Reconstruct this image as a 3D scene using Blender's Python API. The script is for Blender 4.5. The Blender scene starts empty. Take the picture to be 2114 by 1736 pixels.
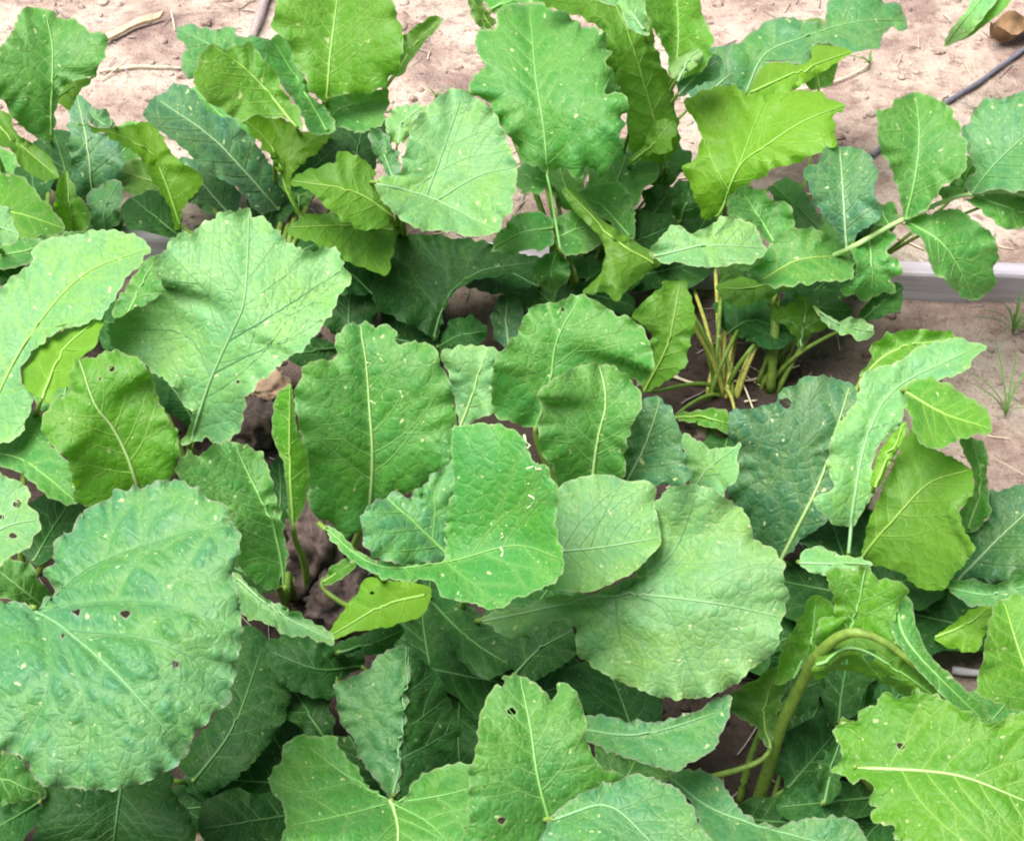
import bpy, math, random
import numpy as np
from mathutils import Vector
from mathutils.geometry import delaunay_2d_cdt

# ------------------------------------------------------------------ camera, sky, sun, exposure
scene = bpy.context.scene
CAMH, PITCH, HFOV = 1.37, math.radians(40), math.radians(26)
cam_d = bpy.data.cameras.new('camera'); cam = bpy.data.objects.new('camera', cam_d)
scene.collection.objects.link(cam); scene.camera = cam
cam.location = (0, 0, CAMH); cam.rotation_euler = (math.pi/2 - PITCH, 0, 0)
cam_d.sensor_fit = 'HORIZONTAL'; cam_d.angle = HFOV
cam_d.clip_start = 0.05; cam_d.clip_end = 500

SUN_EL, SUN_AZ = math.radians(68), math.radians(-120)      # azimuth from +Y (far side), towards -X
world = bpy.data.worlds.new('World'); scene.world = world; world.use_nodes = True
wn = world.node_tree.nodes; wl = world.node_tree.links
bg = wn['Background']; sky = wn.new('ShaderNodeTexSky'); sky.sky_type = 'NISHITA'; sky.sun_disc = False
sky.sun_elevation = SUN_EL; sky.sun_rotation = SUN_AZ
sky.air_density = 1.0; sky.dust_density = 4.0; sky.ozone_density = 1.0
hs = wn.new('ShaderNodeHueSaturation'); hs.inputs['Saturation'].default_value = 0.45
wl.new(sky.outputs[0], hs.inputs['Color']); wl.new(hs.outputs[0], bg.inputs['Color'])
bg.inputs['Strength'].default_value = 0.05
sd = bpy.data.lights.new('sun', 'SUN'); sun = bpy.data.objects.new('sun', sd); scene.collection.objects.link(sun)
sd.energy = 4.0; sd.angle = math.radians(50); sd.color = (1.0, 0.96, 0.9)
sun_dir = Vector((math.sin(SUN_AZ)*math.cos(SUN_EL), math.cos(SUN_AZ)*math.cos(SUN_EL), math.sin(SUN_EL)))
sun.rotation_euler = sun_dir.to_track_quat('Z', 'Y').to_euler()
vs = scene.view_settings
vs.view_transform = 'Standard'; vs.look = 'None'; vs.gamma = 1; vs.use_curve_mapping = False
vs.exposure = 1.15
scene.cycles.filter_width = 2.0
scene.cycles.max_bounces = 5; scene.cycles.diffuse_bounces = 3; scene.cycles.glossy_bounces = 2; scene.cycles.transmission_bounces = 4

# ------------------------------------------------------------------ helpers
R = random.Random(7); NR = np.random.RandomState(11)
C = scene.collection
PW, PH = 2114.0, 1736.0
FPX = (PW/2)/math.tan(HFOV/2)
sp_, cp_ = math.sin(PITCH), math.cos(PITCH)
def world_at(P, h):
    """image point(s) + height above the soil (m) -> points in the garden"""
    P = np.asarray(P, float); h = np.asarray(h, float)
    a = (P[..., 0]-PW/2)/FPX; b = (PH/2-P[..., 1])/FPX
    dx = a; dy = cp_ + b*sp_; dz = -sp_ + b*cp_
    t = (h-CAMH)/dz
    return np.stack([dx*t, dy*t, CAMH+dz*t], -1)

def link(name, me, mat=None, parent=None):
    o = bpy.data.objects.new(name, me); C.objects.link(o)
    if mat is not None: me.materials.append(mat)
    if parent is not None: o.parent = parent
    return o
def mesh(name, V, F, smooth=True):
    me = bpy.data.meshes.new(name)
    me.from_pydata([tuple(map(float, v)) for v in V], [], [tuple(map(int, f)) for f in F]); me.update()
    if smooth: me.polygons.foreach_set('use_smooth', np.ones(len(me.polygons), bool))
    return me
def tag(o, label, cat=None, group=None, kind=None):
    if label: o['label'] = label
    if cat: o['category'] = cat
    if group: o['group'] = group
    if kind: o['kind'] = kind
    return o

def tube(pts, rad, sides=6, cap=True):
    pts = np.asarray(pts, float); n = len(pts); rad = np.broadcast_to(rad, (n,))
    T = np.gradient(pts, axis=0); T /= np.linalg.norm(T, axis=1)[:, None]+1e-12
    ref = np.array([0.13, 0.21, 1.0]); V = []; F = []
    for i in range(n):
        u = np.cross(T[i], ref); l = np.linalg.norm(u)
        if l < 1e-3: u = np.array([1.0, 0, 0]); l = 1
        u /= l; w = np.cross(u, T[i])
        for k in range(sides):
            a = 2*math.pi*k/sides
            V.append(pts[i]+rad[i]*(math.cos(a)*u+math.sin(a)*w))
    for i in range(n-1):
        for k in range(sides):
            k2 = (k+1) % sides
            F.append((i*sides+k, i*sides+k2, (i+1)*sides+k2, (i+1)*sides+k))
    if cap:
        F.append(tuple(range(sides-1, -1, -1))); F.append(tuple((n-1)*sides+k for k in range(sides)))
    return V, F
class Geo:
    def __init__(s): s.V = []; s.F = []
    def add(s, V, F):
        o = len(s.V); s.V.extend(V); s.F.extend([tuple(i+o for i in f) for f in F])
def catmull(P, closed, step):
    P = np.asarray(P, float); n = len(P)
    if n == 2 and not closed:
        m = max(2, int(np.linalg.norm(P[1]-P[0])/step)+1)
        return P[0]+(P[1]-P[0])*np.linspace(0, 1, m)[:, None]
    out = []
    for i in range(n if closed else n-1):
        p1, p2 = P[i], P[(i+1) % n]
        p0 = P[i-1] if (closed or i > 0) else 2*p1-p2
        p3 = P[(i+2) % n] if (closed or i+2 < n) else 2*p2-p1
        m = max(1, int(np.linalg.norm(p2-p1)/step))
        for k in range(m):
            t = k/m
            out.append(p1+0.5*t*((p2-p0)+t*((2*p0-5*p1+4*p2-p3)+t*(3*(p1-p2)+p3-p0))))
    if not closed: out.append(P[-1])
    return np.array(out)
def inside(P, poly):
    P = np.asarray(P, float); out = np.zeros(len(P), bool)
    x0, y0 = poly[:, 0], poly[:, 1]; x1, y1 = np.concatenate([x0[1:], x0[:1]]), np.concatenate([y0[1:], y0[:1]])
    sl = (x1-x0)/np.where(y1 == y0, 1e9, y1-y0)
    for i in range(0, len(P), 4000):
        x, y = P[i:i+4000, 0:1], P[i:i+4000, 1:2]
        out[i:i+4000] = (((y0 > y) != (y1 > y)) & (x < (y-y0)*sl+x0)).sum(1) % 2 == 1
    return out
def seg_dist(P, A, B, chunk=4000):
    out = np.full(len(P), 1e9)
    if len(A) == 0: return out
    D = B-A; L = (D**2).sum(1)+1e-9
    for i in range(0, len(P), chunk):
        Q = P[i:i+chunk, None, :]-A[None]
        t = np.clip((Q*D).sum(2)/L, 0, 1)
        out[i:i+chunk] = np.sqrt((((Q-t[..., None]*D)**2).sum(2)).min(1))
    return out

def pt_dist(P, Q, chunk=20000):
    P = np.asarray(P, np.float64); Q = np.asarray(Q, np.float64); c = Q.mean(0); P = (P-c).astype(np.float32); Q = (Q-c).astype(np.float32)
    q2 = (Q*Q).sum(1); out = np.empty(len(P))
    for i in range(0, len(P), chunk):
        p = P[i:i+chunk]
        out[i:i+chunk] = np.sqrt(np.maximum(0, ((p*p).sum(1)[:, None]+q2-2*p@Q.T).min(1)))
    return out
# ------------------------------------------------------------------ materials
class NT:
    def __init__(s, name):
        s.m = bpy.data.materials.new(name); s.m.use_nodes = True
        s.t = s.m.node_tree; s.n = s.t.nodes; s.n.clear()
        s.out = s.n.new('ShaderNodeOutputMaterial')
    def new(s, typ, ins=None, **kw):
        nd = s.n.new(typ)
        for k, v in kw.items(): setattr(nd, k, v)
        for k, v in (ins or {}).items(): s.set(nd.inputs[k], v)
        return nd
    def set(s, sock, v):
        if hasattr(v, 'is_output'): s.t.links.new(v, sock)
        else: sock.default_value = v
    def math(s, op, a, b=0.0, clamp=False):
        nd = s.new('ShaderNodeMath', operation=op, use_clamp=clamp); s.set(nd.inputs[0], a); s.set(nd.inputs[1], b)
        return nd.outputs[0]
    def mix(s, f, a, b):
        nd = s.new('ShaderNodeMix', data_type='RGBA'); s.set(nd.inputs['Factor'], f)
        s.set(nd.inputs[6], a); s.set(nd.inputs[7], b); return nd.outputs[2]
    def ramp(s, v, a, b, c=0.0, d=1.0):
        nd = s.new('ShaderNodeMapRange', {'Value': v, 'From Min': a, 'From Max': b, 'To Min': c, 'To Max': d}); return nd.outputs[0]
def rgb(r, g, b): return (r, g, b, 1)

def leaf_material(name, up, low, trans, tw=0.38, sheen=0.1, vein=(0.30, 0.45, 0.14), spot=1.0, spec=.45, rimc=(.36, .46, .22)):
    m = NT(name)
    uv = m.new('ShaderNodeUVMap').outputs[0]
    info = m.new('ShaderNodeObjectInfo')
    nz = m.new('ShaderNodeTexNoise', {'Vector': uv, 'Scale': 18.0, 'Detail': 2.0, 'Roughness': .6})
    n1 = nz.outputs[0]
    n2 = m.new('ShaderNodeTexNoise', {'Vector': uv, 'Scale': 330.0, 'Detail': 1.0, 'Roughness': .7}).outputs[0]
    n3 = m.new('ShaderNodeTexNoise', {'Vector': uv, 'Scale': 75.0, 'Detail': 2.0, 'Roughness': .6})
    dv = m.new('ShaderNodeVectorMath', {0: n3.outputs['Color'], 1: (.5, .5, .5)}, operation='SUBTRACT')
    wv = m.new('ShaderNodeVectorMath', {0: dv.outputs[0], 1: (.014, .014, .014), 2: uv}, operation='MULTIPLY_ADD').outputs[0]
    cell = m.new('ShaderNodeTexVoronoi', {'Vector': wv, 'Scale': 95.0}, feature='DISTANCE_TO_EDGE', voronoi_dimensions='2D').outputs['Distance']
    cv = m.ramp(cell, 0.0, 0.10, 1, 0)
    vd = m.new('ShaderNodeAttribute', attribute_name='vd').outputs['Fac']
    rim = m.new('ShaderNodeAttribute', attribute_name='rim').outputs['Fac']
    up_y = (up[0]*1.3, up[1]*1.08, up[2]*.55, 1); up_d = (up[0]*.70, up[1]*.80, up[2]*.9, 1)
    c = m.mix(m.ramp(n1, .36, .66), rgb(*up), up_y)
    c = m.mix(m.ramp(n2, .42, .72, 0, .7), c, up_d)
    c = m.mix(m.ramp(n3.outputs[0], .5, .75, 0, .4), c, up_d)
    c = m.mix(m.math('MULTIPLY', cv, .16), c, rgb(*vein))
    c = m.mix(m.math('MULTIPLY', vd, .22), c, rgb(*vein))
    # pale flecks where insects have grazed
    vo = m.new('ShaderNodeTexVoronoi', {'Vector': wv, 'Scale': 64.0}, voronoi_dimensions='2D')
    sel = m.new('ShaderNodeSeparateColor', {0: vo.outputs['Color']})
    rad = m.ramp(sel.outputs[1], .55, 1.0, .0, .12)
    sp = m.ramp(m.math('SUBTRACT', rad, vo.outputs['Distance']), 0, .03, 0, .85*spot)
    vo2 = m.new('ShaderNodeTexVoronoi', {'Vector': uv, 'Scale': 165.0}, voronoi_dimensions='2D')
    sel2 = m.new('ShaderNodeSeparateColor', {0: vo2.outputs['Color']})
    sp2 = m.ramp(m.math('SUBTRACT', m.ramp(sel2.outputs[0], .55, 1, 0, .2), vo2.outputs['Distance']), 0, .08, 0, .4*spot)
    c = m.mix(m.math('MAXIMUM', sp, sp2), c, rgb(.52, .60, .30))
    c = m.mix(m.math('MULTIPLY', m.math('POWER', rim, 2.0), .6), c, rgb(*rimc))
    lo = m.mix(m.ramp(n1, .3, .7), rgb(*low), (low[0]*1.2, low[1]*1.05, low[2]*.7, 1))
    lo = m.mix(m.ramp(n3.outputs[0], .5, .75, 0, .35), lo, (low[0]*.75, low[1]*.8, low[2]*.8, 1))
    lo = m.mix(m.math('MULTIPLY', cv, .2), lo, (low[0]*1.5, low[1]*1.3, low[2]*1.4, 1))
    lo = m.mix(m.math('MULTIPLY', vd, .35), lo, (low[0]*1.6, low[1]*1.35, low[2]*1.5, 1))
    geo = m.new('ShaderNodeNewGeometry').outputs['Backfacing']
    col = m.mix(geo, c, lo)
    hv = m.new('ShaderNodeHueSaturation', {'Color': col, 'Hue': m.ramp(info.outputs['Random'], 0, 1, .495, .506),
               'Saturation': 1.0, 'Value': m.ramp(info.outputs['Random'], 0, 1, .93, 1.10)}).outputs[0]
    hgt = m.math('MULTIPLY_ADD', m.math('MINIMUM', cell, .25), 3.0); m.set(hgt.node.inputs[2], m.math('MULTIPLY', n2, .3))
    bump = m.new('ShaderNodeBump', {'Height': hgt, 'Strength': .5, 'Distance': .0012}).outputs[0]
    p = m.new('ShaderNodeBsdfPrincipled', {'Base Color': hv, 'Roughness': m.ramp(n3.outputs[0], .3, .7, .46, .64), 'Specular IOR Level': spec, 'Normal': bump,
              'Sheen Weight': sheen, 'Sheen Roughness': .4, 'Sheen Tint': (.85, 1, .9, 1)})
    tc = m.mix(m.ramp(n3.outputs[0], .35, .7, 0, .5), rgb(*trans), (trans[0]*.6, trans[1]*.7, trans[2]*.7, 1))
    tb = m.new('ShaderNodeBsdfTranslucent', {'Color': tc, 'Normal': bump})
    mx = m.new('ShaderNodeMixShader', {0: tw, 1: p.outputs[0], 2: tb.outputs[0]})
    m.t.links.new(mx.outputs[0], m.out.inputs[0])
    return m.m

LM = {
 'B': leaf_material('leaf_blue_green', (.060, .222, .088), (.13, .27, .10), (.12, .42, .05), .26, .09, spot=.8, rimc=(.26, .24, .20)),
 'P': leaf_material('leaf_pale_green', (.135, .345, .140), (.16, .30, .11), (.16, .44, .06), .28, .15),
 'G': leaf_material('leaf_mid_green', (.060, .250, .052), (.11, .28, .05), (.14, .48, .03), .36, .09),
 'Y': leaf_material('leaf_yellow_green', (.088, .300, .028), (.14, .33, .028), (.22, .58, .02), .45, .07),
 'O': leaf_material('leaf_dull_olive', (.065, .19, .030), (.090, .235, .026), (.14, .44, .02), .40, .06, spot=.4),
 'T': leaf_material('leaf_dark_blue_green', (.042, .158, .078), (.11, .23, .09), (.07, .28, .05), .22, .12, rimc=(.10, .22, .12)),
 'D': leaf_material('leaf_shaded_deep_green', (.018, .080, .019), (.05, .12, .026), (.04, .18, .010), .25, .03, vein=(.09, .21, .06), spot=.3, spec=.18, rimc=(.035, .11, .03)),  # deep green low leaves, darkened further: shade of the gaps put into the colour
}
def simple(name, col, rough=.6, trans=None, var=.25, scale=300, bump=True):
    m = NT(name)
    tc = m.new('ShaderNodeTexCoord').outputs['Object']
    n = m.new('ShaderNodeTexNoise', {'Vector': tc, 'Scale': float(scale), 'Detail': 3.0}).outputs[0]
    c = m.mix(m.ramp(n, .3, .7), (col[0]*(1-var), col[1]*(1-var), col[2]*(1-var), 1), (min(1, col[0]*(1+var)), min(1, col[1]*(1+var)), min(1, col[2]*(1+var)), 1))
    b = m.new('ShaderNodeBump', {'Height': n, 'Strength': .4, 'Distance': .001}).outputs[0]
    p = m.new('ShaderNodeBsdfPrincipled', {'Base Color': c, 'Roughness': rough})
    if bump: m.set(p.inputs['Normal'], b)
    o = p.outputs[0]
    if trans:
        tb = m.new('ShaderNodeBsdfTranslucent', {'Color': rgb(*trans)})
        o = m.new('ShaderNodeMixShader', {0: .3, 1: o, 2: tb.outputs[0]}).outputs[0]
    m.t.links.new(o, m.out.inputs[0]); return m.m
def vein_mat(n, c): return simple(n, c, .5, bump=False, var=.1)
M_RIB = vein_mat('midrib_pale_green', (.31, .48, .17))
M_MID = {'B': vein_mat('midrib_blue_green', (.14, .31, .13)), 'P': vein_mat('midrib_pale', (.20, .37, .17)), 'G': vein_mat('midrib_green', (.17, .39, .10)),
         'Y': vein_mat('midrib_yellow_green', (.24, .44, .08)), 'O': vein_mat('midrib_olive', (.20, .34, .06)), 'D': vein_mat('midrib_deep_green', (.07, .19, .05)), 'T': vein_mat('midrib_blue', (.26, .40, .22))}
M_VEIN = {'B': vein_mat('vein_blue_green', (.082, .24, .095)), 'P': vein_mat('vein_pale', (.15, .345, .155)), 'G': vein_mat('vein_green', (.125, .345, .08)),
          'Y': vein_mat('vein_yellow_green', (.18, .39, .05)), 'O': vein_mat('vein_olive', (.15, .29, .045)), 'D': vein_mat('vein_deep_green', (.05, .145, .04)), 'T': vein_mat('vein_blue', (.048, .145, .07))}
M_VDARK = vein_mat('vein_groove_shade', (.072, .21, .082))  # side veins coloured dark to paint the shade of their grooves
M_STALK = simple('stalk_green', (.20, .32, .055), .5, (.28, .48, .04), scale=160)
M_STALKY = simple('stalk_yellow', (.36, .36, .08), .5)
M_MINER = simple('mined_tissue', (.46, .58, .34), .8, bump=False)

# ------------------------------------------------------------------ soil
def soil_material():
    m = NT('sandy_soil')
    tc = m.new('ShaderNodeTexCoord').outputs['Object']
    n1 = m.new('ShaderNodeTexNoise', {'Vector': tc, 'Scale': 7.0, 'Detail': 6.0, 'Roughness': .65}).outputs[0]
    n2 = m.new('ShaderNodeTexNoise', {'Vector': tc, 'Scale': 55.0, 'Detail': 6.0, 'Roughness': .7}).outputs[0]
    n3 = m.new('ShaderNodeTexNoise', {'Vector': tc, 'Scale': 420.0, 'Detail': 3.0, 'Roughness': .7}).outputs[0]
    c = m.mix(m.ramp(n1, .38, .56), rgb(.64, .54, .46), rgb(.42, .31, .265))
    c = m.mix(m.ramp(n1, .54, .64, 0, .85), c, rgb(.23, .16, .15))
    c = m.mix(m.ramp(n2, .50, .68, 0, .85), c, rgb(.22, .13, .11))
    c = m.mix(m.ramp(n3, .58, .75, 0, .7), c, rgb(.13, .085, .075))
    c = m.mix(m.ramp(n3, .30, .42, .5, 0), c, rgb(.62, .50, .42))
    # damp bed soil nearer than the board, darkened further to paint in gap shade
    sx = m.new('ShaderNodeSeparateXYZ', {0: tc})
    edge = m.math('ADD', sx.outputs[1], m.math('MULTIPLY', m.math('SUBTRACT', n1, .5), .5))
    damp_shade = m.ramp(edge, 1.72, 1.92, .97, 0)
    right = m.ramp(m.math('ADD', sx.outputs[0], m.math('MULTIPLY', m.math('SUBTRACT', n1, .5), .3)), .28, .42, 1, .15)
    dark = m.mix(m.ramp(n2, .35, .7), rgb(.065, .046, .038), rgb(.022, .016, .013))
    c = m.mix(m.math('MULTIPLY', damp_shade, right), c, dark)
    hgt = m.math('ADD', m.math('MULTIPLY', n2, 1.0), m.math('MULTIPLY', n3, .35))
    b = m.new('ShaderNodeBump', {'Height': hgt, 'Strength': .9, 'Distance': .012}).outputs[0]
    p = m.new('ShaderNodeBsdfPrincipled', {'Base Color': c, 'Roughness': .95, 'Specular IOR Level': .15, 'Normal': b})
    m.t.links.new(p.outputs[0], m.out.inputs[0]); return m.m
M_SOIL = soil_material()
def vnoise(x, y, seed):
    r = np.random.RandomState(seed); out = np.zeros_like(x)
    for k in range(7):
        f = 2.0**k*2.2; a = 1/(1.75**k)
        for j in range(4):
            th = r.uniform(0, 6.28); ph = r.uniform(0, 6.28)
            out += a*np.sin(f*2.4*(math.cos(th)*x+math.sin(th)*y)+ph+1.3*np.sin(f*.9*(math.sin(th)*x-math.cos(th)*y)))/4
    return out
def soil_z(x, y):
    d = np.clip((1.5-np.abs(x))/.3, 0, 1)*np.clip((y-.5)/.3, 0, 1)*np.clip((3.6-y)/.4, 0, 1)
    n = vnoise(x, y, 3)
    return d*(.010*n+.012*np.maximum(0, vnoise(x*2.3+5, y*2.3, 8)-.35)-.004)
xs = np.concatenate([[-60, -20, -8, -4, -2.2], np.arange(-1.3, 1.301, .0075), [2.2, 4, 8, 20, 60]])
ys = np.concatenate([[-40, -10, -3, 0, .5], np.arange(.8, 3.2, .0075), [3.8, 5, 8, 16, 40, 120]])
X, Y = np.meshgrid(xs, ys); Z = soil_z(X, Y); nx, ny = len(xs), len(ys)
V = np.stack([X, Y, Z], -1).reshape(-1, 3)
i = np.arange(nx-1)[None]+nx*np.arange(ny-1)[:, None]
F = np.stack([i, i+1, i+nx+1, i+nx], -1).reshape(-1, 4)
tag(link('ground', mesh('ground', V, F), M_SOIL), 'bare pinkish sandy soil of the garden bed and path', kind='structure')

# ------------------------------------------------------------------ leaves, traced and bent in space
# each entry: leaf id, plant, material, side seen (U upper / L under), outline, midrib base->tip, base height, tip height,
#             arch, left rise, right rise (all cm), options
LEAVES = []
def leaf(lid, plant, mat, side, outline, mid, hb, ht, arch=0, kl=0, kr=0, **o):
    pts = [tuple(float(c) for c in p.split(',')) for p in outline.split()]
    mp = [tuple(float(c) for c in p.split(',')) for p in mid.split()]
    LEAVES.append(dict(id=lid, plant=plant, mat=mat, side=side, out=pts, mid=mp, hb=hb, ht=ht, arch=arch, kl=kl, kr=kr, o=o))
# ---- far right top: drooping leaf of a plant out of frame
leaf('tr1','p9','P','U','1945,97 1958,70 1975,45 1995,18 2012,-8 2050,-40 2080,-60 2070,-20 2045,20 2010,62 1985,82','2070,-50 2010,15 1950,92',16,10,3,0,0,teeth=1,nv=3,ruf=.1)
leaf('tr1','p9','G','L','1960,88 1985,80 2010,62 2045,20 2070,-20 2090,-60 2120,-50 2085,5 2040,48 1995,80','2090,-50 2035,30 1962,88',15,9,3,0,0,teeth=1,nv=2,ruf=.1)
# ---- back row, left plant (p1)
leaf('1f','p1','T','U','150,190 166,195 186,215 184,258 222,280 250,300 254,360 240,392 190,396 160,402 146,340 143,240','190,400 180,300 158,192',8,20,1,0,1,nv=5)
leaf('1g','p1','B','U','185,400 245,372 252,420 236,470 200,480 186,450','220,490 215,430 245,375',5,9,1,nv=3)
leaf('1e','p1','Y','U','135,350 150,380 160,405 186,430 180,470 146,478 125,465 112,440 115,390','150,478 145,430 137,355',8,15,1,1,1,nv=4)
leaf('1b','p1','Y','U','-40,350 0,355 50,370 85,410 130,455 125,480 70,492 0,505 -40,500','-40,430 40,440 128,468',10,14,1,1,0,nv=5)
leaf('1h','p1','G','U','-30,500 40,495 110,485 190,475 200,500 110,510 70,520 60,545 0,560 -30,560','-30,530 60,515 190,488',9,12,1,nv=4)
leaf('1d','p1','O','L','-20,215 0,228 20,240 30,270 70,300 100,320 118,355 115,370 90,372 60,355 40,340 25,310 0,300 -20,290','-20,250 50,310 112,362',20,17,0,1,1,nv=3,teeth=1)
leaf('1c','p1','P','U','-30,425 0,427 15,430 30,460 38,485 25,505 0,510 -30,510','-30,470 5,470 36,482',17,17,0,0,0,nv=3)
leaf('1a','p1','Y','L','97,182 140,170 196,160 180,178 165,190 140,225 128,215 112,205','110,215 140,190 190,163',21,24,0,nv=2)
leaf('1a','p1','G','U','-60,110 0,100 25,60 45,22 72,17 100,19 123,36 143,45 153,39 175,53 190,68 218,71 222,92 219,114 203,143 196,160 160,168 140,175 118,205 112,260 105,285 85,290 50,265 25,235 0,205 -60,190','106,278 108,180 107,90 95,25',21,33,1,2.0,1.5,nv=6)
# ---- back row, second plant (p2)
leaf('2e','p2','B','U','363,60 378,50 415,55 450,62 480,60 490,75 540,80 562,95 545,130 440,140 410,135 405,160 388,168 375,130 383,95 365,75','540,150 470,110 370,58',24,27,1,1,1,nv=5)
leaf('2i','p2','O','U','822,85 845,65 870,45 895,34 911,38 905,55 888,75 870,95 845,130 830,155 812,152','818,150 858,88 905,42',20,25,0,.5,.5,nv=3,teeth=1)
leaf('2b','p2','T','U','300,225 335,190 380,178 410,200 430,235 480,250 520,290 560,340 590,400 585,420 545,442 520,435 490,390 450,370 420,345 380,310 340,280 305,255','575,430 505,350 435,278 330,205',10,25,2,1.5,0,nv=6,bul=1.6)
leaf('2a2','p2','B','U','183,225 200,222 222,232 235,258 215,266 195,262 185,250','235,262 205,250 186,228',22,24,0,nv=2)
leaf('2a','p2','Y','L','160,258 190,266 235,266 300,252 330,275 360,320 415,368 400,400 372,440 364,470 345,420 320,380 290,330 250,300 210,278','370,462 338,375 300,310 175,260',9,23,2,1.5,1.5,nv=5)
leaf('2d','p2','Y','L','496,247 540,236 585,245 640,275 683,270 680,290 660,310 620,340 602,375 606,410 622,446 600,422 585,380 560,330 520,275','620,446 590,385 555,300 500,248',13,27,1,1,2,nv=4)
leaf('2h','p2','G','U','664,205 720,195 780,186 802,190 796,240 775,265 740,277 700,262 670,245','676,262 700,225 795,200',20,24,0,1,1,nv=4)
leaf('2g','p2','G','U','545,110 575,72 602,100 628,150 642,195 666,215 690,255 684,275 640,275 615,225 590,190 555,150','675,268 630,190 570,90',22,31,0,1,0,nv=5)
leaf('2c','p2','Y','U','400,155 410,118 440,93 460,99 478,97 514,90 535,110 547,130 570,153 592,200 614,222 625,268 590,248 555,242 530,238 500,250 480,242 440,215 415,195 400,175','612,262 555,190 500,135 445,98',24,31,0,-1,1.5,nv=6)
leaf('2f','p2','Y','U','560,55 570,20 575,-30 640,-60 740,-70 800,-40 815,10 828,60 832,110 825,150 806,160 800,182 775,190 720,197 680,203 660,205 640,190 625,150 606,130 600,100 575,70','676,203 680,120 690,40 702,-60',22,40,0,1.5,1.5,nv=7,bul=1.3)
# ---- back row, cup-leaf plant (p3)
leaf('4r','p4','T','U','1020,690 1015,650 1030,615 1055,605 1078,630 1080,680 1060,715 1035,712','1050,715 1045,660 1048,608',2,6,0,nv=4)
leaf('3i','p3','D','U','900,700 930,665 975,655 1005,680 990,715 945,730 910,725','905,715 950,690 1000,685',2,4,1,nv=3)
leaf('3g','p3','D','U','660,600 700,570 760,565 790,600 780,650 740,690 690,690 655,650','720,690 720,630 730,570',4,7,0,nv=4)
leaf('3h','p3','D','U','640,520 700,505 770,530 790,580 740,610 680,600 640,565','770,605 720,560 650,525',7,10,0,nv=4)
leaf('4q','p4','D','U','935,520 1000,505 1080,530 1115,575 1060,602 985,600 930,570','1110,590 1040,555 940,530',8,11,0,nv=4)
leaf('3d','p3','D','U','800,490 860,485 930,490 1000,500 1060,520 1112,535 1095,555 1050,565 980,580 940,602 915,640 905,690 898,702 870,680 820,660 775,630 765,590 780,540','897,695 925,610 990,560 1100,540',3,11.5,1.5,2,0,nv=5)
leaf('3c','p3','O','L','592,475 640,445 700,440 760,450 825,460 816,500 800,560 760,557 700,532 650,502 610,490','812,480 720,470 598,474',11,13,0,0,2,nv=5)
leaf('3b','p3','O','L','600,375 640,350 697,330 700,310 740,320 770,350 775,380 800,420 812,445 790,470 740,470 690,440 640,397 605,387','808,450 730,400 604,378',15,19,1,0,2,nv=5)
leaf('3e','p3','P','U','805,232 837,218 882,218 858,246 846,282 822,296 798,280','820,296 830,255 870,220',22,26,0,nv=2)
leaf('3f','p3','B','U','762,270 783,266 800,285 808,300 825,330 815,372 800,362 770,310','812,365 795,320 768,270',20,24,0,nv=2)
# ---- back row, tall central plant (p4)
leaf('4d','p4','O','L','1110,-20 1200,-50 1330,-40 1342,20 1350,80 1365,130 1385,170 1395,220 1402,300 1370,335 1330,325 1300,302 1290,210 1250,120 1240,60 1190,30 1130,10','1375,345 1335,200 1290,60 1240,-40',13,33,2,1,1,nv=7)
leaf('4c','p4','O','U','962,-10 985,-15 1005,20 1024,40 1020,52 990,57 974,32','1015,55 995,25 970,-10',24,28,0,nv=2)
leaf('4c2','p4','G','U','985,-20 1060,-30 1130,-20 1125,8 1090,6 1050,14 1030,25 1005,14','1015,20 1060,0 1120,-10',26,29,0,nv=3)
leaf('4h','p4','P','U','1215,-8 1236,5 1265,10 1283,21 1290,46 1308,68 1340,73 1334,36 1326,-20 1270,-40','1330,60 1300,20 1250,-20',33,35,0,nv=3)
leaf('4f','p4','T','U','1395,172 1420,150 1450,125 1480,113 1490,140 1480,165 1440,176 1422,190 1402,202','1400,195 1440,155 1484,125',24,26,0,nv=3)
leaf('4e','p4','Y','U','1330,-20 1390,-50 1440,-20 1447,20 1466,60 1472,90 1465,130 1442,150 1397,167 1385,150 1378,120 1365,90 1345,50','1390,160 1400,80 1395,-40',26,40,0,1.5,1.5,nv=6)
leaf('4e2','p4','P','L','1383,132 1410,115 1442,103 1452,115 1422,150 1396,169','1396,166 1415,132 1448,108',27.5,29,0,nv=1)
leaf('4g','p4','O','L','1340,275 1354,253 1379,248 1395,257 1390,285 1379,314 1350,318 1329,323 1310,340 1303,330 1330,302','1308,334 1350,295 1388,255',16,22,0,1,1,nv=3)
leaf('4o','p4','D','U','1180,520 1240,500 1300,520 1330,570 1290,600 1230,590 1190,560','1200,590 1245,550 1290,510',8,12,0,nv=4)
leaf('4k','p4','D','U','1150,600 1200,585 1260,590 1310,620 1300,650 1250,640 1200,625 1160,640','1155,625 1220,608 1305,630',5,7,0,nv=4)
leaf('4l3','p4','G','U','1095,560 1110,540 1120,530 1150,518 1175,545 1172,575 1160,590 1135,602 1110,582','1150,520 1138,555 1133,598',13,10.5,1,nv=4)
leaf('4l2','p4','G','U','1012,510 1030,480 1040,470 1060,445 1100,440 1137,450 1142,500 1120,522 1090,515 1050,527 1025,520','1140,470 1080,478 1018,512',16,12.5,2,1,1,nv=5)
leaf('4l4','p4','G','U','1145,470 1180,430 1230,420 1250,450 1245,490 1215,520 1180,530 1155,515','1148,490 1195,470 1245,465',15,12,2,1,1,nv=4)
leaf('4l1','p4','G','U','1070,345 1100,335 1125,355 1132,382 1110,402 1080,397 1062,375','1132,378 1100,365 1066,362',18,16,1,nv=3)
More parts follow.
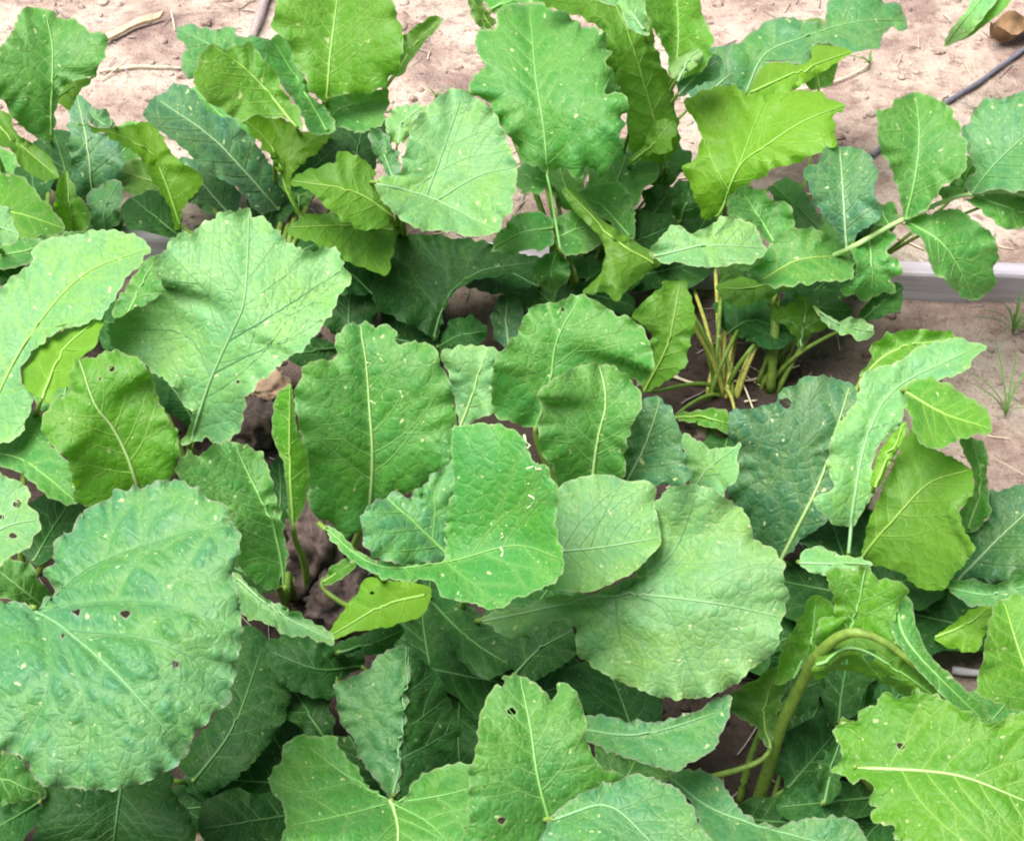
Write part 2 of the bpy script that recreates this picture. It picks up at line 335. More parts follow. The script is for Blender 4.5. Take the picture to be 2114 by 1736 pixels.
leaf('4a','p4','G','U','983,71 1001,64 1026,57 1026,28 1044,18 1065,12 1094,5 1119,9 1137,18 1147,27 1172,23 1185,21 1179,39 1197,50 1208,61 1229,57 1247,71 1254,89 1251,103 1263,112 1251,132 1265,146 1258,168 1247,193 1272,194 1294,203 1297,228 1286,243 1292,264 1279,282 1290,303 1286,328 1265,343 1247,362 1229,353 1211,343 1201,371 1190,368 1179,353 1154,346 1140,357 1115,346 1090,339 1072,328 1069,307 1051,285 1037,264 1019,243 1012,218 994,200 972,193 976,157 1001,143 990,114 983,103','1157,515 1136,390 1128,320 1118,240 1105,150 1094,10',15,33.5,2.6,1.5,1.5,nv=8,bul=1.6,ruf=.8,vs=.28,rib=1.2,hc='1157,515,15 1130,330,21.5 1118,240,25 1105,150,27 1094,10,28 990,110,26.5 1260,110,27 1290,250,24.5 1015,240,24 1072,328,21 1286,328,21')
leaf('3a','p3','P','U','773,374 790,365 812,362 826,352 830,328 836,300 850,270 860,245 887,221 908,196 944,186 976,200 1012,221 1030,250 1044,285 1058,310 1067,353 1062,400 1058,428 1040,460 1022,478 995,487 950,487 925,478 880,481 830,460 798,430 780,398','778,376 880,402 945,432 1018,472',25,23,-1,6,1.2,nv=4,nlat=.2,bul=1.3,pv=['880,402 915,310 950,205','900,412 990,360 1060,345'])
# ---- back row, yellow-green plant (p5)
leaf('5m','p5','D','L','1490,555 1540,560 1590,600 1582,640 1530,652 1490,622','1530,650 1535,600 1500,560',6,12,0,nv=3)
leaf('5q','p5','D','U','1480,620 1540,610 1600,640 1642,690 1600,722 1540,702 1490,672','1500,690 1550,660 1630,680',4,6,1,nv=4)
leaf('5r','p5','D','U','1600,640 1650,600 1720,610 1760,640 1720,670 1660,665','1610,650 1670,635 1750,640',6,9,0,nv=4)
leaf('5j','p5','O','L','1301,655 1322,630 1358,598 1385,580 1420,590 1434,666 1422,712 1411,759 1385,780 1350,800 1327,809 1325,775 1335,722 1346,690 1325,672','1335,805 1380,710 1405,590',4,15,1,1,1,nv=5)
leaf('5i','p5','O','L','1588,648 1645,623 1652,609 1667,612 1681,630 1702,655 1716,677 1681,684 1659,698 1652,714 1630,680','1652,712 1660,660 1662,612',6,11,0,nv=2)
leaf('5i','p5','P','U','1681,630 1702,652 1745,659 1781,660 1806,680 1795,702 1774,703 1752,691 1731,687 1712,676 1690,650','1690,640 1740,672 1802,684',11,10,0,1,-.5,nv=3)
leaf('5n','p5','Y','U','1395,855 1440,845 1500,850 1512,870 1505,892 1470,885 1430,870 1400,866','1395,860 1450,860 1508,875',2,3,1,nv=3)
leaf('5b','p5','B','U','1502,111 1531,86 1556,68 1588,46 1624,41 1667,43 1702,46 1713,-10 1760,-25 1809,-8 1827,7 1852,11 1870,36 1875,61 1859,68 1841,54 1827,68 1813,100 1788,107 1752,107 1724,95 1681,93 1674,121 1652,136 1609,128 1581,132 1559,157 1549,195 1534,195 1517,180 1502,143','1540,190 1580,110 1660,75 1760,45 1865,40',24,28,2,1.5,1,nv=6)
leaf('5d','p5','Y','L','1545,197 1560,157 1581,132 1617,127 1652,136 1674,121 1681,93 1724,95 1759,111 1738,125 1702,146 1674,164 1645,182 1617,197 1574,203','1550,195 1640,155 1755,112',26,26,0,-2,-1,nv=4,teeth=1)
leaf('5a','p5','Y','L','1410,211 1449,189 1495,177 1520,178 1538,193 1556,200 1595,196 1631,189 1667,186 1702,194 1724,211 1747,218 1731,236 1716,246 1727,257 1720,271 1724,296 1695,310 1663,325 1631,339 1595,350 1559,371 1531,393 1502,410 1492,435 1474,450 1456,457 1445,435 1431,410 1420,375 1406,346 1431,332 1445,303 1449,282 1435,250 1417,228','1480,448 1527,348 1590,300 1660,255 1740,222',15,27,2,1.5,-1.5,nv=5,pv=['1505,395 1470,330 1430,230','1527,348 1560,260 1580,205'])
leaf('5o','p5','B','U','1590,380 1630,370 1665,400 1690,440 1700,470 1660,480 1630,450 1600,410','1600,385 1640,420 1690,470',12,8,1,nv=3)
leaf('5p','p5','G','U','1185,402 1230,385 1275,378 1302,420 1312,470 1302,492 1260,462 1220,428','1300,485 1250,430 1195,398',12,16,0,1,0,nv=4)
leaf('5g','p5','O','L','1160,395 1180,390 1200,402 1230,440 1280,480 1340,515 1367,542 1340,560 1300,590 1270,622 1250,602 1200,602 1240,560 1250,520 1230,480 1190,440','1345,545 1270,500 1165,392',13,18,0,-2,2,nv=4,teeth=1)
leaf('5e','p5','G','U','1499,418 1517,396 1538,385 1559,389 1581,396 1595,414 1617,418 1631,435 1640,460 1631,475 1609,500 1592,507 1559,466 1517,452 1502,439','1600,500 1570,450 1530,392',13,17,0,1,1,nv=4)
leaf('5h','p5','G','U','1582,515 1600,490 1615,480 1650,470 1700,480 1740,500 1760,530 1762,560 1755,576 1720,581 1660,587 1600,592 1540,572 1562,545','1575,575 1650,535 1755,525',13,15,1,1.5,0,nv=5)
leaf('5h','p5','O','L','1480,590 1540,572 1600,592 1640,588 1590,612 1540,630 1505,625','1600,590 1540,600 1490,600',11,10,0,nv=2)
leaf('5f','p5','P','U','1340,520 1365,490 1390,464 1410,468 1422,482 1460,470 1490,450 1520,455 1555,465 1570,490 1582,515 1560,540 1520,546 1470,551 1400,546 1365,541','1352,528 1460,505 1575,510',16,17,1,1.5,-.5,nv=5)
# ---- back row, pinnate leaf on the right (p6): leaflets of one leaf
RACH = [(1600,585,8),(1680,545,12),(1755,513,17),(1810,482,18.5),(1868,452,19.5),(1965,410,20.5),(2015,401,21),(2062,396,21),(2114,404,20.5),(2190,425,19)]
leaf('6a','p6','G','U','1755,515 1790,490 1810,472 1850,490 1832,520 1856,540 1861,560 1840,580 1851,602 1825,605 1790,621 1765,611 1733,600 1760,580 1766,550','1795,490 1800,540 1800,612',17.5,13,1,.5,.5,nv=4,nostalk=1,name='leaflet')
leaf('6b','p6','G','U','1870,455 1920,442 1960,432 1990,440 2020,460 2050,490 2062,530 2050,560 2056,590 2030,615 2010,623 1985,611 1960,590 1930,562 1915,530 1900,492 1880,477','1872,455 1945,500 1985,560 2010,618',19.5,13,2,1,1,nv=6,nostalk=1,name='leaflet')
leaf('6c','p6','G','U','2000,406 2060,399 2114,407 2180,412 2190,480 2114,470 2080,477 2060,465 2030,441 2010,426','2012,404 2090,430 2180,470',20.5,18,1,0,0,nv=4,nostalk=1,name='leaflet')
leaf('6d','p6','G','U','1800,430 1830,418 1852,430 1850,455 1826,468 1800,462','1838,465 1826,445 1815,425',18.5,19,0,nv=1,nostalk=1,name='leaflet')
leaf('6e','p6','G','U','1930,395 1960,380 1985,375 1992,395 1972,410 1945,412','1965,412 1955,395 1950,385',20.4,21,0,nv=1,nostalk=1,name='leaflet')
leaf('6f','p6','T','U','1658,352 1690,336 1700,310 1730,300 1770,305 1800,330 1812,370 1800,400 1822,440 1800,462 1770,482 1745,508 1720,472 1690,430 1675,402','1748,512 1742,420 1735,305',17,22,1,1,1,nv=6,nostalk=1,name='leaflet')
leaf('6g','p6','G','U','1806,232 1841,221 1848,203 1866,200 1888,193 1913,196 1938,207 1959,221 1973,246 1984,271 1995,303 1995,343 1981,364 1952,380 1938,398 1916,427 1873,455 1863,423 1848,380 1838,345 1820,316 1813,287 1809,250','1870,453 1888,370 1898,280 1892,198',19.5,27,1.5,1,1,nv=7,nostalk=1,name='leaflet')
leaf('6h','p6','B','U','1981,268 2002,250 2016,221 2038,203 2073,203 2095,196 2150,188 2190,230 2200,300 2180,372 2114,396 2060,391 2010,401 1995,382 2012,350 1995,310','2004,398 2060,330 2160,240',20.8,27,1,1,1,nv=6,nostalk=1,name='leaflet')
# ---- middle row, right plant (m16)
leaf('19','m19','T','U','2040,1022 2080,1010 2160,1000 2170,1180 2114,1185 2060,1202 2000,1192 1955,1200 2000,1150 1995,1102 2040,1070','1975,1200 2060,1110 2160,1020',10,16,1,1,1,nv=5)
leaf('17b','m16','Y','U','1775,772 1800,745 1800,712 1830,690 1880,680 1930,680 1975,690 1988,705 1920,718 1850,752 1790,778','1785,772 1850,720 1980,695',10,13,1,1,0,nv=4)
leaf('18c','m16','G','U','1980,900 2030,915 2037,980 2042,1060 2022,1092 1990,1092 1985,1050 2010,990','2000,1090 2025,1000 2010,908',10,16,0,nv=3)
leaf('16','m16','T','U','1510,850 1530,846 1560,840 1585,834 1603,826 1612,812 1625,800 1640,795 1660,780 1700,778 1740,785 1760,790 1772,830 1742,900 1712,930 1717,960 1750,990 1740,1040 1700,1080 1650,1120 1610,1152 1560,1112 1530,1062 1503,1020 1520,980 1522,930 1503,890','1612,1152 1660,1060 1705,960 1752,800',9,21,1,1.5,1,nv=6,rib=1.3,holes=[(1621,832,13)],ribc='w')
leaf('18b','m16','O','L','1880,882 1900,910 1940,930 1990,960 2012,990 2000,1030 1980,1050 1990,1090 2007,1140 1962,1190 1945,1216 1900,1216 1860,1182 1800,1162 1780,1142 1790,1082 1830,990 1860,920','1782,1150 1850,1070 1920,1000 2000,975',10,19,1,1,2,nv=5,bul=.8)
leaf('17','m16','P','U','1780,776 1840,752 1900,720 1960,702 2020,704 2037,714 2012,740 1990,770 1940,786 1900,802 1872,830 1862,870 1820,920 1800,960 1812,1000 1790,1040 1762,1082 1720,1082 1690,1052 1685,1030 1722,1010 1715,980 1710,930 1730,880 1770,830','1752,1140 1765,1020 1790,900 1850,800 2025,710',11,23,2,1.5,1.5,nv=6,rib=1.2)
leaf('18s','m16','Y','L','1798,1000 1812,940 1835,905 1868,872 1872,892 1836,960 1816,1004','1806,1002 1830,940 1868,878',16.5,20,0,nv=0,teeth=0)
leaf('18','m16','Y','U','1868,802 1890,788 1930,785 1970,800 2000,820 2030,840 2046,870 2040,890 1990,905 1950,926 1920,926 1890,905 1880,870 1870,840','1872,805 1950,850 2042,880',20,21.5,-1,0,3,nv=6,bul=1.5)
leaf('16b','m16','P','U','1650,1150 1680,1130 1720,1140 1770,1150 1800,1165 1760,1180 1710,1190 1670,1180','1650,1160 1720,1162 1795,1166',10,12,0,nv=3)
# ---- far right plant (m19)
leaf('19c','m19','Y','L','2010,1257 2060,1240 2052,1270 2032,1310 2012,1342 1970,1337 1933,1320 1960,1290','1935,1318 1990,1295 2050,1250',8,12,0,nv=3)
leaf('19b','m19','B','U','1955,1207 2000,1195 2060,1202 2114,1166 2160,1165 2165,1240 2100,1242 2040,1252 2005,1252 1980,1236','1960,1212 2050,1225 2160,1195',13,17,0,2,0,nv=4)
leaf('20','m19','Y','U','2058,1242 2110,1225 2180,1230 2200,1350 2190,1482 2114,1472 2070,1457 2040,1442 2018,1432 2030,1342 2042,1282','2180,1480 2120,1380 2075,1245',15,20,1,1,1,nv=6)
# ---- middle row, centre back plant (m9)
leaf('10','m9','P','U','912,730 940,718 980,714 1020,720 1037,740 1024,770 1018,820 1022,852 990,862 950,877 940,832 925,780','948,882 972,822 1002,720',12,18,0,1,1,nv=4,ribc='w')
leaf('13','m9','P','U','1408,898 1440,910 1460,922 1490,926 1527,914 1521,950 1527,985 1502,1010 1490,1032 1460,1022 1430,1002 1415,960','1430,1010 1460,965 1515,925',14,17,0,1,1,nv=4)
leaf('9','m9','G','U','1070,690 1085,650 1100,632 1140,625 1170,615 1200,611 1240,625 1270,650 1300,655 1330,685 1349,730 1345,760 1325,792 1300,780 1240,790 1190,800 1150,830 1115,862 1108,882 1060,872 1022,852 1015,790 1022,732 1047,720 1052,700','1105,880 1135,790 1150,700 1195,615',14,27,1,1.5,-1,nv=6,holes=[(1163,639,4)])
leaf('12','m9','T','U','1310,838 1335,822 1360,820 1390,850 1402,880 1412,940 1427,992 1360,1005 1300,1000 1270,985 1285,920 1298,870','1290,1000 1330,920 1362,825',16,23,0,1,1,nv=5)
leaf('11','m9','G','U','1110,882 1120,842 1110,812 1150,780 1190,757 1230,750 1270,758 1300,780 1322,810 1322,842 1304,880 1292,930 1284,985 1240,992 1190,996 1160,1006 1140,972 1115,922','1222,995 1235,900 1250,830 1240,756',17,28,1,1.5,1,nv=6,rib=1.1,ribc='w')
# ---- middle row, left plants
leaf('1x','m1','G','U','300,540 330,530 345,600 300,640 240,655 250,610','260,650 290,590 320,535',8,11,0,nv=3)
leaf('1m','m1','P','U','220,680 240,665 270,640 310,625 335,602 322,560 318,540 345,510 360,485 395,480 410,465 440,455 455,440 480,435 500,431 520,440 550,455 570,475 590,500 610,512 650,515 685,510 700,525 710,550 722,580 706,600 695,630 680,650 660,680 645,700 620,720 590,745 560,770 532,790 516,810 502,850 500,880 480,900 450,912 420,905 395,916 375,916 390,880 392,850 375,820 350,790 320,770 280,740 240,720','395,908 428,800 455,735 480,680 505,610 515,440',11,26.5,2.2,.6,-.6,nv=6,bul=.8,teeth=4,pv=['435,775 380,690 250,680','468,705 560,650 700,560','478,690 430,610 350,520','440,770 520,730 630,690'],vc='d',holes=[(375,862,7),(492,788,4)])
leaf('2mc','m2','G','U','-40,900 0,896 60,850 90,868 105,920 140,950 152,1000 162,1037 110,1032 60,992 0,960 -40,960','-40,930 50,950 155,1030',12,15,1,1,0,nv=5)
leaf('2m','m2','P','U','-60,640 0,595 35,565 65,545 70,515 110,492 160,485 210,474 250,480 290,492 309,512 285,550 262,575 245,605 222,640 209,656 150,674 95,702 50,747 45,790 75,815 60,860 40,900 0,912 -60,900','-40,905 10,780 90,650 180,560 300,512',15,26,1,1,.5,nv=6,vc='d')
leaf('2m','m2','Y','L','212,652 206,690 190,720 160,745 146,790 120,802 100,832 75,817 45,792 48,745 90,700 150,672','85,825 130,730 208,660',20,23,0,-1.5,2,nv=3,teeth=1)
leaf('4b','m2','P','U','-40,982 20,988 50,1000 60,1020 55,1045 75,1055 83,1085 70,1110 55,1135 20,1152 0,1172 -40,1175','-40,1120 10,1085 78,1070',18,20,0,1,0,nv=4,holes=[(35,1040,9),(26,1105,8),(2,1066,5)])
leaf('3m','m2','Y','U','88,870 100,840 130,820 150,810 145,780 155,742 175,735 200,740 220,725 250,728 290,745 320,790 330,830 350,870 371,900 366,950 355,987 330,1000 290,1010 240,1030 200,1045 160,1035 150,1000 140,950 105,920 95,895','288,1020 262,940 232,880 195,830 165,742',16,27,1,-1.2,1.5,nv=6,rib=1.2,ribc='w',holes=[(231,761,7),(205,781,4),(313,808,3)])
leaf('5m5','m5','G','U','365,960 385,935 410,938 440,920 480,912 510,920 545,940 552,960 562,1000 577,1050 587,1100 592,1150 587,1190 565,1216 530,1202 505,1182 488,1155 480,1110 450,1060 420,1040 390,1010 370,1000','588,1210 570,1100 530,1010 485,914',14,25,1,1,1.5,nv=7,bul=1.4)
leaf('7','m7','G','U','612,810 625,770 640,750 680,745 692,740 695,700 705,680 735,665 760,665 775,680 800,675 820,690 825,710 850,708 880,710 905,725 912,750 930,790 940,830 945,880 942,950 935,970 880,1000 850,1020 830,1020 790,1040 765,1060 745,1095 712,1112 685,1082 650,1062 640,1010 625,930 615,870','765,1045 768,930 762,830 755,740 745,670',15,29,1,1.8,1.8,nv=7,bul=1.5,rib=1.2,ribc='w')
leaf('6m','m5','Y','U','600,790 608,830 613,880 629,920 638,970 633,1010 626,1050 606,1084 595,1072 590,1012 585,960 570,920 564,870 572,820','605,1082 598,960 600,796',18,29,0,-1,-1,nv=3,teeth=1,ruf=.1)
# ---- front row: centre
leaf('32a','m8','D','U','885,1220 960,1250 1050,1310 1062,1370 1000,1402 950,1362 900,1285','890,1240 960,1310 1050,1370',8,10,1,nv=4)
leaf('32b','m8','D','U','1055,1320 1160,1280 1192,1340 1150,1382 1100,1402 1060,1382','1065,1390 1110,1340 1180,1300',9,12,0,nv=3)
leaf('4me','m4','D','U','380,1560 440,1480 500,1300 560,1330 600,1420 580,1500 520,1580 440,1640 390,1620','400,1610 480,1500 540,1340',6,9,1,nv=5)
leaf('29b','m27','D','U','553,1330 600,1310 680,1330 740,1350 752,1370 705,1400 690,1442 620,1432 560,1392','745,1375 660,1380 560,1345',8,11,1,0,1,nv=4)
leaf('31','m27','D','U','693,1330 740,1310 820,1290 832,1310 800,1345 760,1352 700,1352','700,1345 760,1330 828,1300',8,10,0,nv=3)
leaf('29','m5','P','U','478,1178 510,1208 560,1238 620,1268 682,1300 686,1330 650,1320 600,1312 560,1290 500,1270 488,1230','490,1195 560,1255 682,1318',16,15,0,1,0,nv=3,teeth=4)
leaf('30','m8','Y','L','680,1316 700,1270 730,1230 760,1190 800,1195 850,1200 890,1215 882,1250 860,1272 800,1292 740,1302 692,1322','882,1232 790,1255 690,1312',15,12,0,2,-1,nv=3,teeth=1,holes=[(768,1223,4)])
leaf('30b','m8','Y','U','662,1200 690,1165 722,1150 735,1165 715,1190 690,1205','665,1200 695,1180 728,1158',7,9,0,nv=1)
leaf('34b','m21','D','U','1580,1400 1640,1380 1700,1400 1690,1450 1640,1480 1600,1470','1590,1475 1640,1430 1690,1405',7,9,0,nv=3)
leaf('24b','m25','O','U','1495,1450 1560,1400 1622,1378 1602,1500 1592,1552 1560,1502 1530,1482','1590,1545 1575,1470 1600,1390',10,15,0,nv=3)
leaf('15','m8','P','U','988,1275 1020,1262 1080,1250 1140,1228 1200,1228 1260,1212 1310,1185 1345,1140 1350,1110 1355,1040 1390,1005 1420,1000 1470,1010 1500,1030 1530,1050 1550,1080 1556,1110 1592,1130 1616,1160 1620,1200 1631,1225 1616,1260 1611,1300 1602,1340 1562,1372 1530,1402 1500,1422 1450,1441 1400,1441 1350,1436 1300,1412 1250,1392 1220,1372 1190,1342 1190,1302 1165,1275 1120,1292 1080,1311 1050,1311 1020,1295','995,1280 1150,1248 1290,1225 1450,1240 1610,1270',21,26,1.5,2,-2,nv=6,bul=1.2,ruf=.7,vc='d',pv=['1270,1226 1380,1150 1440,1020','1290,1225 1370,1260 1440,1420','1270,1226 1280,1320 1330,1420'],hc='1000,1278,20 1080,1280,21.5 1150,1250,23.2 1300,1210,25.5 1420,1010,29.5 1360,1100,26.5 1540,1080,28.3 1620,1210,27 1590,1330,25 1500,1420,22.8 1400,1440,22 1300,1410,21.8 1195,1330,21.5 1450,1200,26.6 1300,1300,23.8 1450,1320,24.6')
leaf('14','m8','P','U','1150,1015 1190,990 1230,980 1270,985 1300,995 1330,990 1356,1010 1351,1040 1361,1080 1363,1120 1342,1150 1310,1181 1270,1201 1230,1221 1180,1223 1120,1216 1140,1180 1140,1150 1135,1080','1120,1140 1240,1128 1358,1108',24,27,0,1.5,0,nv=6,bul=.8,teeth=1,vc='d')
leaf('8','m8','B','U','745,1080 755,1055 790,1025 820,1015 845,1030 860,1010 885,1000 890,985 920,965 945,950 950,1060 935,1150 860,1165 800,1160 760,1140','930,1150 870,1090 800,1025',25,29,0,1,2,nv=3)
leaf('8','m8','G','U','936,885 960,880 1000,876 1040,880 1070,895 1090,930 1106,955 1130,962 1142,990 1156,1030 1151,1080 1161,1140 1166,1170 1152,1196 1120,1216 1060,1241 1020,1256 970,1246 920,1236 890,1202 840,1202 780,1191 720,1151 690,1121 666,1086 700,1100 730,1130 780,1155 850,1162 916,1152 917,1100 930,1040 936,960','672,1092 780,1165 920,1158 1060,1125 1150,1150',27,28,0,0,0,rib=.4,nv=5,bul=.8,ruf=.3,hc='936,885,33.5 1040,880,34.5 1100,950,34 1150,1030,33 1165,1150,31 1000,1000,31 930,1050,29 1000,1115,27.5 920,1152,26.7 1080,1125,28.3 850,1165,26.7 780,1162,26.8 700,1105,27 668,1088,27.2 1020,1255,27.8 920,1236,27.5 1110,1215,29.3 840,1202,27.2 720,1151,26.9 1150,1195,30')
# ---- front row: left
leaf('4md','m4','D','U','80,1620 150,1600 260,1600 350,1590 362,1640 392,1680 402,1736 300,1780 100,1760 75,1700 90,1660','250,1610 240,1690 230,1775',12,8,1,1,1,nv=5)
leaf('4mc','m4','G','U','-40,1540 30,1560 70,1600 90,1640 20,1662 -40,1665','-40,1600 20,1610 85,1640',14,12,0,nv=3)
leaf('4m','m4','B','U','205,1045 240,1020 270,1015 320,1000 360,995 400,1005 430,1030 465,1045 475,1070 495,1100 497,1130 490,1160 480,1180 490,1220 495,1260 500,1310 490,1370 480,1420 455,1465 430,1490 400,1520 380,1550 360,1590 330,1595 290,1620 240,1630 180,1630 120,1625 80,1615 60,1580 20,1550 -60,1520 -120,1400 -120,1300 -60,1250 0,1240 40,1245 68,1253 85,1235 110,1215 95,1185 120,1165 120,1120 150,1105 165,1075 185,1060','70,1254 140,1300 250,1400 380,1545',31,29,2.2,1.2,-1.5,nv=6,bul=2.2,ruf=.6,vc='d',nlat=.25,pv=['72,1254 180,1165 320,1110 480,1065','72,1254 200,1235 330,1240 490,1290','72,1254 95,1330 90,1430 30,1545','130,1292 280,1310 400,1360 470,1440','100,1275 160,1400 180,1500 170,1620'],holes=[(160,1266,8),(261,1271,9),(127,1308,4),(363,1370,8)],hc='68,1253,30.3 350,1000,34.2 200,1060,32.2 110,1200,30.8 480,1100,34.2 490,1260,33 300,1180,33.2 250,1400,32 480,1420,30.5 360,1590,28 200,1630,27.4 60,1580,28 -100,1400,29.5 0,1245,30.2 100,1400,31')
# ---- front row: bottom
leaf('23','m25','B','U','1378,1602 1420,1590 1470,1600 1500,1630 1540,1680 1600,1702 1680,1690 1750,1690 1792,1740 1790,1800 1500,1800 1440,1692 1420,1650','1385,1605 1500,1680 1780,1760',10,12,1,1,1,nv=6)
leaf('24','m25','B','U','1150,1490 1215,1478 1240,1475 1290,1485 1360,1490 1430,1470 1480,1440 1507,1438 1502,1480 1482,1520 1472,1550 1430,1572 1390,1592 1350,1582 1310,1570 1270,1557 1235,1540 1190,1515','1160,1495 1320,1515 1480,1470',13,16,1,0,0,nv=6)
leaf('34','m21','D','U','1690,1560 1720,1530 1740,1490 1760,1520 1740,1590 1730,1640 1700,1660 1690,1620','1700,1655 1715,1590 1745,1500',8,11,0,nv=2)
leaf('21','m21','Y','U','1600,1382 1625,1320 1660,1260 1672,1230 1700,1235 1727,1260 1727,1300 1692,1332 1662,1372 1632,1402 1600,1412','1640,1400 1675,1320 1685,1235',14,22,0,1,1,nv=3,nostalk=1)
leaf('21','m21','Y','U','1705,1180 1760,1176 1790,1168 1812,1195 1860,1204 1876,1225 1860,1250 1850,1290 1880,1332 1850,1338 1800,1315 1750,1300 1710,1318 1688,1340 1690,1290 1720,1270 1725,1240','1750,1305 1770,1250 1790,1172',20,26,0,1,1,nv=4,nostalk=1)
leaf('21','m21','O','L','1690,1345 1755,1308 1830,1325 1900,1385 1960,1438 1992,1482 1950,1492 1900,1472 1850,1422 1800,1402 1740,1382 1710,1392 1680,1402','1690,1375 1780,1345 1980,1475',19.5,16,2,1,-3,nv=3,nostalk=1,holes=[(1795,1352,15),(1745,1368,9)])
leaf('21','m21','G','U','1838,1242 1860,1225 1885,1250 1890,1290 1920,1350 1980,1410 2047,1480 2042,1502 2000,1492 1950,1440 1890,1380 1850,1322 1836,1280','1850,1240 1880,1330 2030,1485',22.5,17.5,1,0,0,nv=1,teeth=1,nostalk=1,ruf=.1)
leaf('22','m22','Y','U','1728,1535 1722,1505 1742,1482 1768,1478 1778,1458 1805,1458 1828,1430 1856,1440 1885,1420 1915,1432 1950,1442 2040,1492 2100,1472 2190,1460 2210,1620 2200,1790 1960,1800 1925,1770 1890,1775 1878,1738 1845,1732 1840,1704 1802,1695 1812,1664 1788,1650 1802,1624 1775,1610 1760,1625 1742,1600 1720,1590 1735,1562','1765,1582 1900,1587 2000,1603 2114,1648 2195,1680',19,20.5,1.5,3.5,-2.5,nv=6,bul=1.3,rib=1.1,ribc='w',taper=1,teeth=3.5,holes=[(1860,1540,8)])
leaf('28','m27','D','U','830,1335 845,1328 865,1360 900,1390 950,1500 930,1540 880,1580 835,1640 808,1645 820,1560 828,1450','812,1640 830,1500 842,1335',11,17.5,0,0,-4.5,nv=4,bul=1.5)  # shaded half of the fold, its shade painted by the darker leaf colour
leaf('28','m27','B','U','690,1420 720,1395 760,1380 785,1350 810,1340 840,1330 842,1400 832,1500 825,1580 815,1645 800,1642 770,1592 740,1562 730,1522 700,1482','812,1640 830,1500 842,1335',11,17.5,0,-1.5,0,nv=5,bul=1.5)
leaf('27','m27','G','U','553,1600 580,1570 590,1530 620,1515 650,1520 690,1520 700,1545 725,1570 750,1610 790,1640 808,1652 840,1642 860,1612 900,1587 950,1577 1000,1582 1010,1640 1000,1700 1010,1800 600,1800 590,1700 580,1660 560,1630','808,1654 822,1710 815,1798',20,21,1,2,2,nv=4,bul=1.0,pv=['808,1654 720,1600 640,1540','808,1654 700,1680 600,1700','808,1654 900,1640 990,1620','808,1654 890,1700 960,1780'],ribc='w')
leaf('25','m25','G','U','968,1800 966,1680 970,1600 985,1540 990,1480 1010,1440 1030,1410 1060,1390 1100,1405 1125,1430 1140,1447 1160,1410 1190,1430 1205,1470 1217,1540 1242,1582 1290,1605 1230,1650 1180,1690 1150,1740 1120,1800','1135,1700 1110,1600 1095,1500 1075,1395',19,25,1,1,1,nv=5,teeth=2,holes=[(1034,1410,8),(1056,1468,9),(1033,1692,8)])
leaf('26','m25','B','U','1105,1800 1130,1702 1160,1662 1200,1637 1270,1610 1330,1605 1400,1630 1440,1690 1470,1740 1490,1800','1140,1690 1250,1660 1330,1720 1400,1800',21,22,1,0,0,nv=6)
GRID = 8.0
for idx, L in enumerate(LEAVES):
    o = L['o']; rr = random.Random(idx*13+5); L['rr'] = rr
    P = catmull(L['out'], True, 5.0)
    th = 2.0*o.get('teeth', 2.6)
    if th > 0:                               # small irregular teeth on the margin
        seg = np.linalg.norm(np.roll(P, -1, 0)-P, axis=1); s = np.cumsum(seg)-seg
        T = np.roll(P, -1, 0)-np.roll(P, 1, 0); T /= np.linalg.norm(T, axis=1)[:, None]+1e-9
        area = .5*np.sum(P[:, 0]*np.roll(P[:, 1], -1)-np.roll(P[:, 0], -1)*P[:, 1])
        N = np.stack([T[:, 1], -T[:, 0]], 1)*np.sign(area)
        pos = 0; off = np.zeros(len(P)); tot = seg.sum()
        while pos < tot:
            w = rr.uniform(10, 34); a = rr.uniform(.35, 1.25)*th*min(1, w/20)
            m = (s >= pos) & (s < pos+w); u = (s[m]-pos)/w
            off[m] += a*(np.where(u < .65, (u/.65)**1.2, (1-u)/.35)-.35); pos += w
        k1 = rr.uniform(.085, .12); k2 = rr.uniform(.05, .07); off += th*.6*np.sin(s*k1+rr.uniform(0, 6)+2.2*np.sin(s*k2*.6+rr.uniform(0, 6)))*(.35+.65*np.sin(s*.021+rr.uniform(0, 6))**2)
        P = P+N*off[:, None]
    L['poly'] = P
    mid = catmull(L['mid'], False, 8.0); L['midp'] = mid
    sl = np.concatenate([[0], np.cumsum(np.linalg.norm(np.diff(mid, axis=0), axis=1))]); L['sl'] = sl
    D0 = signed = None
    L['W'] = max(10.0, seg_dist(P, mid[:-1], mid[1:]).max())
    L['ph'] = [rr.uniform(0, 6.28) for _ in range(6)]
    L['dz'] = 0.0; L['ks'] = 1.0; L['curl'] = rr.uniform(-.55, .35)
    up_ = L['mid'][0][1]-L['mid'][-1][1]       # upright blades lean back rather than overhang
    if up_ > 30: L['ht'] = min(L['ht'], L['hb']+up_*(.036 if L['side'] == 'U' else .046))

def mid_coords(L, P):
    mid, sl = L['midp'], L['sl']; A, B = mid[:-1], mid[1:]; D = B-A; LL = (D**2).sum(1)+1e-9
    s = np.empty(len(P)); d = np.empty(len(P))
    for i in range(0, len(P), 4000):
        Q = P[i:i+4000, None, :]-A[None]; t = (Q*D).sum(2)/LL; tc = np.clip(t, 0, 1)
        E = Q-tc[..., None]*D; dd = (E**2).sum(2); k = dd.argmin(1); ar = np.arange(len(k))
        tt = np.where(((k == 0) & (t[ar, k] < 0)) | ((k == len(A)-1) & (t[ar, k] > 1)), t[ar, k], tc[ar, k])
        s[i:i+4000] = sl[k]+tt*np.sqrt(LL[k])
        cr = D[k, 0]*Q[ar, k, 1]-D[k, 1]*Q[ar, k, 0]          # >0: right of travel (y down)
        d[i:i+4000] = cr/np.sqrt(LL[k])
    return s/sl[-1], d
